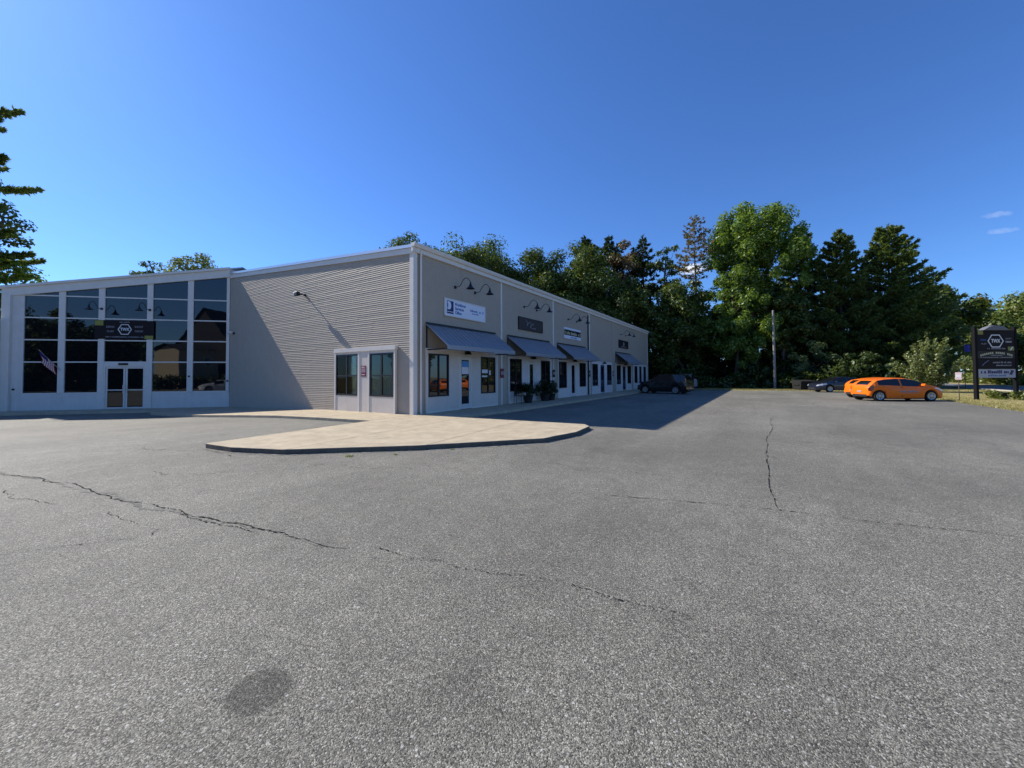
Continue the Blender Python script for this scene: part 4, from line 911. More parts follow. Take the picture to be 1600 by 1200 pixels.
HATCH = dict(L=4.20, wheels=(-1.58, 1.22), rw=0.315, spokes=9,
    roof=[(-2.10, 0.66), (-2.09, 0.80), (-2.02, 0.93), (-1.86, 1.10), (-1.62, 1.27), (-1.2, 1.355), (-0.6, 1.405), (0.0, 1.395), (0.42, 1.31), (1.05, 1.00), (1.4, 0.93), (1.75, 0.83), (2.0, 0.69), (2.10, 0.56)],
    belt=[(-2.10, 0.60), (-2.08, 0.76), (-1.98, 0.90), (-1.8, 0.96), (-1.2, 0.96), (-0.2, 0.90), (0.85, 0.87), (1.2, 0.88), (1.5, 0.82), (1.8, 0.71), (2.10, 0.48)],
    width=[(-2.10, 0.70), (-2.04, 0.78), (-1.8, 0.845), (-0.9, 0.872), (0.7, 0.872), (1.35, 0.86), (1.72, 0.79), (1.98, 0.66), (2.10, 0.52)],
    low=[(-2.10, 0.34), (-1.95, 0.25), (-1.1, 0.19), (0.9, 0.19), (1.8, 0.20), (2.10, 0.24)],
    side=[(-1.62, -0.42), (-0.34, 0.80)], wind=(0.40, 1.03), rj=(5,), rear=(-1.97, -1.68), extra=[-1.62, -0.42, -0.34, 0.80, 0.40, 1.03, -1.97, -1.68, -2.06, -1.90],
    head=[(1.42, 0.76, 0.82), (1.67, 0.67, 0.77), (1.86, 0.60, 0.71), (1.98, 0.58, 0.65)], tail=[(-2.095, 0.62, 0.76), (-2.03, 0.62, 0.90), (-1.90, 0.70, 0.97)], mirror=(0.74, 0.90), seams=(-0.38, -1.30))
def taxi_marks(root, W2):
    for s in (1, -1):
        nm = strokes('door_lettering', 61, -0.52, 0.50, 0.60, 0.10, 0.0, M_GREYT, root, gap=0.15); nm.location = (0.0, s * (W2 + 0.006) - (0.004 if s < 0 else 0), 0.0)
        n2 = strokes('door_lettering', 62, -0.40, 0.50, 0.50, 0.045, 0.0, M_GREYT, root, gap=0.3); n2.location = (0.0, s * (W2 + 0.006) - (0.004 if s < 0 else 0), 0.0)
hd = math.atan2(-2.52, 1.28); hx, hy = math.cos(hd), math.sin(hd)
cx, cy = (20.36 + 21.64) / 2, (-17.79 - 20.31) / 2
ox, oy = -hy * -0.80, hx * -0.80       # measured wheels are on the near side
def put_taxi(dx, dy, label): return car('parked_car', label, 'car', (cx + dx, cy + dy), hd, M_ORANGE, HATCH, 'orange cars parked by the verge', taxi_marks)
# near-side wheels face the camera (the car's right-hand side)
near = (-hy, hx); sgn = 1 if (near[0] * (-11.17 - cx) + near[1] * (-11.85 - cy)) > 0 else -1
cx -= near[0] * sgn * 0.80; cy -= near[1] * sgn * 0.80; cx += hx * 0.18; cy += hy * 0.18
put_taxi(0, 0, 'orange hatchback with white door lettering, nearest to the camera')
put_taxi(3.05, -0.10, 'orange hatchback mostly hidden behind the other orange one')
SUVP = dict(L=4.55, wheels=(-1.38, 1.40), rw=0.36, spokes=5,
    roof=[(-2.275, 0.95), (-2.25, 1.20), (-2.12, 1.55), (-1.95, 1.68), (-1.0, 1.75), (0.0, 1.75), (0.4, 1.69), (1.02, 1.20), (1.2, 1.12), (1.9, 1.05), (2.12, 0.96), (2.22, 0.80), (2.275, 0.62)],
    belt=[(-2.275, 0.88), (-2.2, 1.08), (-1.5, 1.12), (0, 1.08), (0.9, 1.05), (1.2, 1.03), (1.9, 0.96), (2.15, 0.86), (2.275, 0.55)],
    width=[(-2.275, 0.78), (-2.15, 0.85), (-1.5, 0.90), (1.4, 0.90), (1.95, 0.86), (2.2, 0.76), (2.275, 0.70)],
    low=[(-2.275, 0.42), (-1.9, 0.30), (-1.0, 0.27), (1.0, 0.27), (1.9, 0.28), (2.275, 0.34)],
    side=[(-1.95, -1.15), (-1.07, -0.12), (-0.04, 0.82)], wind=(0.40, 1.00), rear=(-2.24, -2.0), extra=[-1.95, -1.15, -1.07, -0.12, -0.04, 0.82, 0.40, 1.0, -2.24, -2.0],
    head=[(1.90, 0.80, 0.94), (2.10, 0.76, 0.90), (2.22, 0.74, 0.84)], tail=[(-2.27, 0.95, 1.30), (-2.18, 0.95, 1.42), (-2.10, 1.0, 1.42)], mirror=(0.78, 1.08), seams=(-0.08, -1.1))
h2 = math.atan2(2.79, 0.73); n2 = (math.sin(h2), -math.cos(h2))
mxp, myp = (24.54 + 25.27) / 2, (-5.73 - 2.94) / 2
def off(x, y, d, nrm): return (x + nrm[0] * d, y + nrm[1] * d)
lft = (-math.sin(h2), math.cos(h2))     # car's left side faces the camera
car('parked_suv', 'black sport utility vehicle parked nose-in by the far shops', 'car', (mxp - lft[0] * 0.82, myp - lft[1] * 0.82), h2, M_CARBK, SUVP)
car('parked_car', 'light silver car mostly hidden behind the black sport utility vehicle', 'car', (34.5, -3.7), rad(80), M_CARSV, SUVP)
SEDP = dict(HATCH); SEDP.update(L=4.5, roof=[(-2.25, 0.80), (-2.2, 1.0), (-1.7, 1.08), (-1.2, 1.28), (-0.6, 1.41), (0.0, 1.42), (0.4, 1.34), (1.15, 1.0), (1.5, 0.93), (1.9, 0.82), (2.12, 0.70), (2.25, 0.55)],
    belt=[(-2.25, 0.74), (-2.1, 0.94), (-1.2, 0.98), (0, 0.92), (1.0, 0.89), (1.3, 0.89), (1.7, 0.80), (2.0, 0.70), (2.25, 0.48)], width=[(-2.25, 0.66), (-2.1, 0.78), (-1.7, 0.86), (1.5, 0.87), (1.9, 0.80), (2.15, 0.66), (2.25, 0.54)],
    low=[(-2.25, 0.34), (-1.9, 0.22), (1.9, 0.19), (2.25, 0.22)], side=[(-1.25, -0.30), (-0.22, 0.86)], rear=(-1.75, -1.1), extra=[-1.25, -0.3, -0.22, 0.86, 0.45, 1.1, -1.75, -1.1], wind=(0.45, 1.1),
    head=[(1.50, 0.70, 0.82), (1.85, 0.62, 0.78), (2.10, 0.58, 0.70), (2.2, 0.56, 0.64)], tail=[(-2.24, 0.72, 0.9), (-2.1, 0.72, 0.93), (-1.9, 0.8, 0.93)])
h3 = rad(118); car('parked_car', 'dark navy sedan facing the lot behind the orange cars', 'car', (35.15, -17.76), h3, M_CARNV, SEDP)

# ------------------------------------------------------------------ pylon sign, small sign, pole, dumpster
py = empty('pylon_sign', ((24.36 + 25.99) / 2, (-22.97 - 25.14) / 2, 0.0), math.atan2(-2.17, 1.63), 'tall black two-post business sign standing on the dry verge', 'sign')
hw = 1.355
for s in (-1, 1):
    MB().box(s * hw - 0.085, s * hw + 0.085, -0.085, 0.085, -0.3, 4.50).build('post', mat('post_paint', (0.008, 0.008, 0.009), 0.75, spec=0.15), py, bevel=0.01)
def pan(z0, z1, material, y=-0.07): return MB().box(-hw + 0.088, hw - 0.088, y, 0.07, z0, z1).build('panel', material, py)
p1 = pan(3.00, 4.28, M_CHAR); p2 = pan(2.56, 2.985, mat('black_board', (0.008, 0.008, 0.010), 0.5)); p3 = pan(1.90, 2.545, M_CHAR); p4 = pan(1.36, 1.885, mat('weathered_white_board', (0.42, 0.43, 0.48), 0.6, noise=0.08))
b = MB(); pr = [(-0.92, 4.285), (0.86, 4.285), (0.5, 4.50), (0.15, 4.58), (-0.2, 4.58), (-0.55, 4.48)]; n = len(pr)
b.v += [(x, -0.16, z) for x, z in pr] + [(x, 0.16, z) for x, z in pr]; b.f += [tuple(range(n)), tuple(range(2 * n - 1, n - 1, -1))] + [(i, (i + 1) % n, n + (i + 1) % n, n + i) for i in range(n)]
b.build('top_cap', mat('cap_grey', (0.16, 0.16, 0.17), 0.6), py)
hexring(0.46, 0.39, -0.02, 3.62, -0.075, p1, M_WHT, 1.22); text('lettering', 'TWX', 0.30, M_WHT, p1, (-0.02, -0.076, 3.62), width=0.62, bold=0.012)
text('lettering', 'DRINK', 0.15, M_BLUE, p1, (-0.86, -0.076, 3.68), width=0.40); text('lettering', 'PLAY', 0.14, M_GREYT, p1, (-0.82, -0.076, 3.44), width=0.34); text('lettering', 'SHOOT', 0.14, M_GREYT, p1, (0.86, -0.076, 3.76), width=0.40); text('lettering', 'THROW', 0.14, M_WHT, p1, (0.86, -0.076, 3.56), width=0.44)
strokes('lettering', 71, -0.6, 0.62, 3.16, 0.09, -0.075, M_GREYT, p1)
for (a, c, z0, z1) in ((-1.22, -0.86, 4.02, 4.24), (0.80, 1.22, 3.03, 3.27)): MB().box(a, c, -0.078, -0.0705, z0, z1).build('corner_patch', M_YEL, p1)
MB().hexa([(0.92, -0.080, 3.04), (1.00, -0.080, 3.04), (1.00, -0.0785, 3.04), (0.92, -0.0785, 3.04), (1.08, -0.080, 3.26), (1.18, -0.080, 3.26), (1.18, -0.0785, 3.26), (1.08, -0.0785, 3.26)]).build('patch_stripe', M_WHT, p1)
rr = random.Random(8)
for i in range(17):      # arched line of pale lettering
    if i in (7, 13): continue
    x = -1.05 + 2.1 * i / 16; z = 2.92 - 0.16 * (x / 1.05) ** 2; MB().box(x - 0.045, x + 0.04, -0.078, -0.0705, z - 0.09, z + 0.03).build('letter', M_GOLD, p2)
strokes('lettering', 72, -0.35, 0.40, 2.74, 0.07, -0.075, M_GREYT, p2); strokes('lettering', 73, -1.1, 1.1, 2.61, 0.06, -0.075, M_GREYT, p2)
strokes('lettering', 74, -0.25, 1.02, 2.30, 0.10, -0.075, M_GREYT, p3); strokes('lettering', 75, -0.05, 1.0, 2.12, 0.08, -0.075, M_GREYT, p3)
MB().tube([(-1.0, -0.078, 2.1), (-0.8, -0.078, 2.28), (-0.55, -0.078, 2.42)], 0.02, 4).build('logo', M_GREYT, p3)
strokes('lettering', 76, -1.1, 0.80, 1.72, 0.20, -0.075, M_NAVY, p4, gap=0.12); strokes('lettering', 77, -0.6, 0.62, 1.50, 0.12, -0.075, M_BLUE, p4)
MB().face([(0.82, -0.075, 1.55), (1.0, -0.075, 1.52), (1.18, -0.075, 1.78), (0.98, -0.075, 1.84)]).build('logo', M_NAVY, p4, fix=False)

sk = empty('stake_sign', (22.5, -21.70, 0), rad(-107), 'small faded pink sign on a thin stake beside the orange car', 'sign')
MB().tube([(0, 0, -0.2), (0, 0, 1.66)], 0.022, 6).build('stake', M_BARK, sk); MB().box(-0.13, 0.13, -0.035, -0.022, 1.26, 1.70).build('board', M_PINK, sk, bevel=0.008); MB().box(-0.10, 0.10, -0.040, -0.0355, 1.40, 1.56).build('print', M_PAPER, sk)

po = empty('utility_pole', (41.6, -13.15, 0.0), 0, 'weathered grey wooden pole at the back of the lot', 'pole')
MB().tube([(0, 0, -0.5), (-0.02, 0.0, 3.0), (-0.06, 0.02, 8.8)], [0.14, 0.125, 0.10], 12).build('shaft', M_POLE, po, smooth=50)
MB().tube([(-0.06, 0.02, 8.8), (-0.06, 0.02, 8.86)], [0.102, 0.05], 12).build('cap', M_POLE, po)

dp = empty('dumpster', (38.6, -15.6, 0.0), rad(-58), 'dark steel dumpster under the trees behind the lot', 'dumpster')
dp.scale = (0.82, 0.82, 0.85)
MB().hexa([(-1.0, -0.7, 0.12), (1.0, -0.7, 0.12), (1.0, 0.7, 0.12), (-1.0, 0.7, 0.12), (-1.05, -0.85, 1.05), (1.05, -0.85, 1.05), (1.05, 0.85, 1.2), (-1.05, 0.85, 1.2)]).build('bin', M_RUSTG, dp, bevel=0.02)
for s in (-0.53, 0.53): MB().hexa([(s - 0.51, -0.9, 1.06), (s + 0.51, -0.9, 1.06), (s + 0.51, 0.88, 1.21), (s - 0.51, 0.88, 1.21), (s - 0.51, -0.9, 1.10), (s + 0.51, -0.9, 1.10), (s + 0.51, 0.88, 1.25), (s - 0.51, 0.88, 1.25)]).build('lid', M_RUSTG, dp)
for s in (-0.8, 0.8): MB().box(s - 0.06, s + 0.06, -0.6, 0.6, 0.0, 0.12).build('skid', M_RUSTG, dp)
for s in (-1, 1): MB().box(s * 1.06 - 0.05, s * 1.06 + 0.05, -0.5, 0.5, 0.62, 0.75).build('fork_pocket', M_RUSTG, dp)

# ------------------------------------------------------------------ foliage
def leaf_cloud(rs, centers, radii, counts, size, flat=0.0, squash=1.0):
    """small leaf faces spread through clumps, denser toward each clump's skin; returns V, F"""
    C_ = np.repeat(centers, counts, axis=0); Rr = np.repeat(radii, counts); n = len(C_)
    d = rs.normal(size=(n, 3)); d /= np.linalg.norm(d, axis=1)[:, None]
    r = (rs.random(n) ** 0.45)[:, None]; pos = C_ + d * r * Rr[:, None] * np.array([1, 1, squash])
    nrm = d * 0.9 + rs.normal(size=(n, 3)) * 0.5 + np.array([0, 0, 0.45]); nrm /= np.linalg.norm(nrm, axis=1)[:, None]
    t = np.cross(nrm, rs.normal(size=(n, 3))); t /= np.linalg.norm(t, axis=1)[:, None]; bt = np.cross(nrm, t)
    s = (size * rs.uniform(0.6, 1.3, n))[:, None]
    V = np.empty((n, 4, 3)); V[:, 0] = pos - t * s * 0.62; V[:, 1] = pos + bt * s * 0.34 - t * s * 0.05; V[:, 2] = pos + t * s * 0.62 - nrm * s * 0.12; V[:, 3] = pos - bt * s * 0.34 - t * s * 0.05
    return V.reshape(-1, 3), np.arange(n * 4).reshape(-1, 4)
def branch_pts(a, c, rs, n=5, sag=0.1):
    a, c = np.array(a), np.array(c); L = np.linalg.norm(c - a); out = []
    for i in range(n + 1):
        t = i / n; p = a + (c - a) * t + np.array([0, 0, 1]) * math.sin(t * math.pi) * L * sag + (rs.normal(size=3) * L * 0.035 if 0 < i < n else 0); out.append(tuple(p))
    return out
def deciduous(name, label, loc, H, Wd, base, seed, leaf, nclump=60, nleaf=14000, size=0.34, shape=1.0, trunk_r=None, bark=None, group=None, cr=(0.09, 0.17), cat='tree', lean=(0, 0), open_=0.0, sq=0.72):
    rs = np.random.RandomState(seed); root = empty(name, loc, 0, label, cat, group); bark = bark or M_BARK
    hc = H - base; cz = base + hc * 0.52; cen = []; tries = 0
    lob = rs.normal(size=(7, 3)); lob /= np.linalg.norm(lob, axis=1)[:, None]; la = rs.uniform(-0.22, 0.22, 7)
    while len(cen) < nclump and tries < 9000:
        tries += 1; d = rs.normal(size=3); d /= np.linalg.norm(d); k = 1 + sum(a * max(0, d @ l) ** 3 * 1.6 for a, l in zip(la, lob)); r = rs.random() ** 0.42
        p = d * r * k; tz = p[2]
        w = 1.0 if tz < 0 else (1 - 0.25 * shape * tz)
        q = np.array([p[0] * Wd * 0.43 * w, p[1] * Wd * 0.43 * w, cz + tz * hc * 0.46]); 
        if q[2] < base * 0.9: continue
        cen.append(q + np.array([lean[0], lean[1], 0]) * (q[2] / H))
    cen = np.array(cen); rad_ = rs.uniform(cr[0], cr[1], len(cen)) * Wd
    wgt = rad_ ** 2 * rs.uniform(0.6 - 0.5 * open_, 1.3, len(cen)); cnt = np.maximum(20, (wgt / wgt.sum() * nleaf)).astype(int)
    V, F = leaf_cloud(rs, cen, rad_, cnt, size, squash=sq); np_mesh('crown', V, F, leaf, root)
    tr = trunk_r or H * 0.014; b = MB(); top = (lean[0] * 0.8, lean[1] * 0.8, base + hc * 0.72)
    tp = branch_pts((0, 0, -0.5), top, rs, 7, 0.0); b.tube(tp, [tr * (1.25 - 0.95 * i / 7) for i in range(8)], 8)
    order = rs.permutation(len(cen))[:min(len(cen), 26)]
    for i in order:
        c = cen[i]; t = min(0.92, max(0.22, (c[2] - 0.30 * np.linalg.norm(c[:2]) - 0.5) / top[2])); a = np.array(tp[0]) * (1 - t) + np.array(tp[-1]) * t
        L = np.linalg.norm(c - a); r0 = tr * 0.42 * (1 - 0.6 * t); b.tube(branch_pts(a, c, rs, 5, 0.06), [r0 * (1 - 0.8 * k / 5) for k in range(6)], 5, caps=False)
    b.build('trunk', bark, root, smooth=60, fix=False); return root
def conifer(name, label, loc, H, Wd, base, seed, leaf, group=None, whorl=0.75, per=5, rise=0.12, tuft=0.42, cards=5, profile=None, gap=0.0, droop=0.0, bare=0.3, dens=1.0, trunk_r=None, bark=None, cat='tree', lat=0.30, lmin=0.6):
    latf = lat; rs = np.random.RandomState(seed); root = empty(name, loc, rs.uniform(0, 6.28), label, cat, group); b = MB(); tr = trunk_r or H * 0.013
    tp = [(0, 0, -0.5)] + [(rs.normal() * 0.04, rs.normal() * 0.04, H * k / 8) for k in range(1, 8)] + [(0, 0, H * 0.985)]
    b.tube(tp, [tr * (1.15 - 1.08 * i / 8) for i in range(9)], 8)
    TP, TD = [], []; z = base
    prof = profile or (lambda t: (1 - t) ** 0.75 * (0.62 + 0.38 * min(1, t * 5)))
    while z < H * 0.975:
        t = (z - base) / (H - base); n = max(3, int(per + rs.randint(-1, 2))); a0 = rs.uniform(0, 6.28)
        for k in range(n):
            if rs.random() < gap: continue
            az = a0 + 6.283 * k / n + rs.uniform(-0.35, 0.35); L = max(0.35, Wd / 2 * prof(t) * rs.uniform(lmin, 1.12)); zz = z + rs.uniform(-0.3, 0.3) * whorl
            up = rise + 0.55 * t * t + rs.uniform(-0.06, 0.08); dirv = np.array([math.cos(az), math.sin(az), 0]); side = np.array([-math.sin(az), math.cos(az), 0])
            pts = []
            for i in range(6):
                s = i / 5; pts.append(dirv * L * s + np.array([0, 0, zz + L * (up * s - droop * s * (1 - s) + 0.14 * s ** 3)]))
            b.tube([tuple(p) for p in pts], [max(0.012, tr * 0.20 * (1 - t) * (1 - 0.85 * i / 5)) for i in range(6)], 4, caps=False)
            m = int(max(4, L * 8.5 * dens)); s = bare + (1 - bare) * rs.random(m) ** 0.85; s = np.clip(s, 0, 1.03)
            P0 = np.array([np.interp(s, np.linspace(0, 1, 6), [p[j] for p in pts]) for j in range(3)]).T
            lat = (rs.uniform(-1, 1, m)) * L * latf * np.sin(np.clip((s - bare) / (1 - bare), 0, 1) * 2.6 + 0.35)
            P0 += side * lat[:, None]; P0[:, 2] += rs.uniform(-0.05, 0.14, m) * tuft / 0.42 + 0.02
            TP.append(P0); TD.append(np.tile(dirv, (m, 1)) + side * (lat / (L * latf + 1e-6))[:, None] * 0.8)
        z += whorl * rs.uniform(0.75, 1.25) * (1 - 0.35 * t)
    TP.append(np.array([[0, 0, H - 0.25 * k] for k in range(4)])); TD.append(np.tile([0, 0, 1.0], (4, 1)))
    TP = np.repeat(np.concatenate(TP), cards, axis=0); TD = np.repeat(np.concatenate(TD), cards, axis=0); n = len(TP)
    d = TD + rs.normal(size=(n, 3)) * 0.55 + np.array([0, 0, 0.35]); d /= np.linalg.norm(d, axis=1)[:, None]
    sd_ = np.cross(d, rs.normal(size=(n, 3))); sd_ /= np.linalg.norm(sd_, axis=1)[:, None]; ln = (tuft * rs.uniform(0.6, 1.2, n))[:, None]
    V = np.empty((n, 4, 3)); V[:, 0] = TP - sd_ * ln * 0.05; V[:, 1] = TP + d * ln * 0.45 - sd_ * ln * 0.17; V[:, 2] = TP + d * ln; V[:, 3] = TP + d * ln * 0.45 + sd_ * ln * 0.17
    np_mesh('crown', V.reshape(-1, 3), np.arange(n * 4).reshape(-1, 4), leaf, root)
    b.build('trunk', bark or M_BARK, root, smooth=60, fix=False); return root

GW = 'trees of the wood behind the lot'
deciduous('broadleaf_tree', 'round green treetop rising just behind the near roof corner', (32.4, 35.2, 0), 24.6, 15.0, 8, 101, L_OAK, 150, 34000, 0.32, group=GW, cr=(0.065, 0.125), sq=0.9)
deciduous('broadleaf_tree', 'broad dark green treetop above the middle of the shop roof', (36.5, 24.9, 0), 23.6, 18.5, 7, 102, L_OAK, 170, 40000, 0.32, group=GW, cr=(0.065, 0.125), sq=0.9)
deciduous('broadleaf_tree', 'rounded green tree beside the gap of sky over the shop roof', (39.6, 16.4, 0), 20.4, 13.5, 5, 103, L_OAK, 150, 32000, 0.30, group=GW, cr=(0.065, 0.125), sq=0.9)
deciduous('broadleaf_tree', 'wide green tree just above the far end of the shop roof', (41.1, 10.4, 0), 21.0, 15.0, 3.5, 104, L_OAK, 170, 38000, 0.30, group=GW, cr=(0.065, 0.125), sq=0.9)
conifer('spruce_tree', 'dark conifer top, leftmost of three above the shop roof', (47.5, 11.4, 0), 23.6, 8.0, 8, 105, L_SPRUCE, GW, whorl=0.85, per=6, tuft=0.55, dens=1.3, profile=lambda t: min(1.0, (1 - t) * 2.4) ** 0.8 * (0.75 + 0.25 * math.sin(t * 33)))
conifer('spruce_tree', 'dark conifer top, middle of three above the shop roof', (51.5, 8.9, 0), 24.4, 8.5, 8, 106, L_SPRUCE, GW, whorl=0.85, per=6, tuft=0.55, dens=1.3, profile=lambda t: min(1.0, (1 - t) * 2.4) ** 0.8 * (0.75 + 0.25 * math.sin(t * 33)))
deciduous('broadleaf_tree', 'reddish brown turning tree between the dark conifer tops', (48.8, 5.7, 0), 22.4, 6.4, 13, 107, L_RED, 22, 4200, 0.36, group=GW, cr=(0.13, 0.22))
conifer('spruce_tree', 'slim dark conifer top right of the reddish tree', (48.4, 2.7, 0), 22.4, 6.0, 7, 108, L_SPRUCE, GW, whorl=0.9, per=5, tuft=0.5, dens=1.3, profile=lambda t: min(1.0, (1 - t) * 2.4) ** 0.8 * (0.75 + 0.25 * math.sin(t * 33)))
deciduous('broadleaf_tree', 'thin sparse treetop with sky showing through beside the small cloud', (48.0, -0.6, 0), 20.6, 5.6, 12.5, 109, L_OAK, 26, 1500, 0.34, group=GW, cr=(0.08, 0.15))
deciduous('broadleaf_tree', 'dark green tree right behind the far end of the shops', (41.4, 3.4, 0), 15.6, 10.5, 2.0, 110, L_OAK, 110, 20000, 0.30, sq=0.9, cr=(0.06, 0.12), group=GW)
deciduous('broadleaf_tree', 'dark leafy tree behind the black sport utility vehicle', (44.4, -2.6, 0), 15.0, 11.0, 1.5, 111, L_OAK, 120, 24000, 0.30, sq=0.9, cr=(0.06, 0.12), group=GW)
conifer('dying_pine', 'tall bare-trunked pine with browning top beside the big maple', (45.9, -4.7, 0), 22.7, 7.0, 14.5, 112, L_SNAG, GW, whorl=0.6, per=5, tuft=0.36, cards=6, dens=0.8, gap=0.22, lat=0.22, bare=0.25, trunk_r=0.24, profile=lambda t: (1 - t) ** 0.6 * (0.6 + 0.4 * min(1, t * 3)))
deciduous('maple_tree', 'tallest bright green maple at the back of the lot', (47.6, -11.1, 0), 25.4, 14.6, 8.5, 113, L_MAPLE, 230, 52000, 0.27, shape=0.6, group=GW, trunk_r=0.36, cr=(0.035, 0.085), sq=1.15)
deciduous('maple_tree', 'lower green tree under the tall maple beside the wooden pole', (45.2, -9.3, 0), 13.6, 9.6, 1.0, 114, L_MAPLE, 120, 20000, 0.28, sq=1.0, cr=(0.05, 0.11), group=GW)
deciduous('broadleaf_tree', 'dark tree to the right of the wooden pole', (46.5, -14.6, 0), 14.0, 8.0, 2.5, 115, L_OAK, 100, 15000, 0.30, sq=0.9, cr=(0.06, 0.12), group=GW)
pw = lambda t: (1 - t) ** 0.78 * (0.72 + 0.28 * min(1, t * 4))
conifer('pine_tree', 'dark pine next to the tall maple, left of the pine group', (53.8, -16.6, 0), 21.4, 11.5, 3.5, 116, L_PINE, GW, whorl=0.95, per=8, lmin=0.7, tuft=0.38, cards=7, profile=pw, dens=2.4, bare=0.22, lat=0.2)
conifer('pine_tree', 'dark pine standing in the middle of the pine group', (49.9, -20.2, 0), 18.9, 12.0, 2.5, 117, L_PINE, GW, whorl=0.95, per=8, lmin=0.7, tuft=0.38, cards=7, profile=pw, dens=2.4, rise=0.06, bare=0.22, lat=0.2)
conifer('pine_tree', 'big wide pine with long flat boughs reaching toward the road', (51.6, -24.9, 0), 19.2, 15.0, 2.2, 118, L_PINE, GW, whorl=0.95, per=10, lmin=0.72, tuft=0.36, cards=7, profile=lambda t: (1 - t) ** 0.78 * (0.80 + 0.20 * min(1, t * 4)), dens=2.6, rise=0.05, bare=0.2, lat=0.19)
# more of the wood behind, each still a tree
more = [(58, 20, 19, 11, 119, 'd'), (60, 6, 20, 11, 120, 'd'), (56, -3, 16, 10, 121, 'd'), (58, -10, 19, 11, 122, 'd'), (60, -15, 15, 10, 123, 'd'), (62, -22, 17, 11, 124, 'c'), (59, -28, 14, 11, 125, 'd'), (50, 15, 17, 11, 126, 'd'), (50, -7.5, 11, 8, 127, 'd'), (66, -32, 15, 12, 128, 'd')]
lab = ['green tree deep in the wood behind the shop roof', 'green tree deep in the wood behind the three conifers', 'shaded tree deep in the wood behind the sparse treetop', 'shaded tree deep behind the tall maple', 'shaded tree deep behind the wooden pole', 'shaded conifer deep behind the middle pine', 'leafy tree behind the wide pine, seen through its boughs', 'green tree filling the wood behind the wide roofline tree', 'low shaded tree right of the bare pine trunk', 'leafy tree right of the wide pine near the road']
for (u, g, H, Wd, sd_, k), l in zip(more, lab):
    if k == 'd': deciduous('broadleaf_tree', l, (u, g, 0.2), H, Wd, 1.2, sd_, L_OAK, 40, 9000, 0.46, group=GW)
    else: conifer('pine_tree', l, (u, g, 0.2), H, Wd, 2, sd_, L_PINE, GW, whorl=1.0, per=5, tuft=0.6, dens=0.8)
# underbrush along the back edge: one mass
def brush(name, label, boxes, seed, leaf, size, dens):
    rs = np.random.RandomState(seed); cs, rr_, ct = [], [], []
    for (x0, x1, y0, y1, z0, z1, n) in boxes:
        for _ in range(n):
            r = rs.uniform(0.4, 1.0) * (z1 - z0) * 0.45 + 0.15; cs.append([rs.uniform(x0, x1), rs.uniform(y0, y1), z0 + rs.random() ** 1.5 * (z1 - z0)]); rr_.append(r); ct.append(int(dens * r * r) + 12)
    V, F = leaf_cloud(rs, np.array(cs), np.array(rr_), np.array(ct), size, squash=0.8); return tag(np_mesh(name, V, F, leaf), label, 'brush', kind='stuff')
brush('underbrush', 'shaded leafy undergrowth along the back edge of the lot', [(41, 45, -17, -6, 0, 1.6, 70), (42, 47, -6, 10, 0, 2.4, 80), (47, 58, -26, 6, 0, 4.0, 150), (44, 50, -17, -10, 0, 3.0, 60), (40, 46, -24, -17, 0, 2.2, 60), (52, 62, -30, 10, 2, 7, 120)], 201, L_BUSH, 0.32, 130)
# bright lower boughs at the wood's edge
deciduous('sapling', 'yellow green sapling in the sun right of the wooden pole', (43.4, -17.2, 0), 5.4, 5.0, 1.8, 202, L_YOUNG, 14, 900, 0.26, cr=(0.09, 0.16), trunk_r=0.05)
deciduous('sapling', 'green sapling behind the dark sedan', (42.6, -20.4, 0), 4.4, 4.6, 0.5, 203, L_BUSH, 24, 2600, 0.24, cr=(0.09, 0.16), trunk_r=0.05)
def shoots(name, label, loc, H, Wd, seed, leaf, n=46, size=0.15, per=95):
    rs = np.random.RandomState(seed); root = empty(name, loc, 0, label, 'tree'); b = MB(); cs, rr_ = [], []
    for k in range(n):
        a = rs.uniform(0, 6.283); t = rs.random() ** 0.7; tip = np.array([math.cos(a) * Wd / 2 * t, math.sin(a) * Wd / 2 * t, H * (1.0 - 0.55 * t ** 1.6) * rs.uniform(0.72, 1.0)])
        st_ = np.array([math.cos(a) * 0.12 * t, math.sin(a) * 0.12 * t, 0.1 + 0.9 * rs.random() * (1 - t) + 0.25]); p = branch_pts(st_, tip, rs, 5, -0.05)
        b.tube(p, [0.035 * (1 - 0.85 * i / 5) for i in range(6)], 4, caps=False)
        m_ = int(5 + np.linalg.norm(tip - st_) * 2.4)
        for s_ in np.linspace(0.25, 1.0, m_):
            q = np.array([np.interp(s_, np.linspace(0, 1, 6), [w[j] for w in p]) for j in range(3)]); cs.append(q + rs.normal(size=3) * 0.06); rr_.append(0.30 * (1.15 - 0.75 * s_) + 0.07)
    cs, rr_ = np.array(cs), np.array(rr_); V, F = leaf_cloud(rs, cs, rr_, np.maximum(6, (per * rr_ / 0.3 * 0.22)).astype(int), size); np_mesh('crown', V, F, leaf, root)
    b.tube([(0, 0, -0.3), (0.02, 0, 0.6), (0.0, 0.03, H * 0.6)], [0.08, 0.07, 0.02], 7); b.build('trunk', M_BARK, root, smooth=60, fix=False); return root
shoots('young_tree', 'young pale green tree between the orange car and the tall sign', (37.1, -24.3, 0.0), 5.3, 5.4, 204, L_YOUNG)
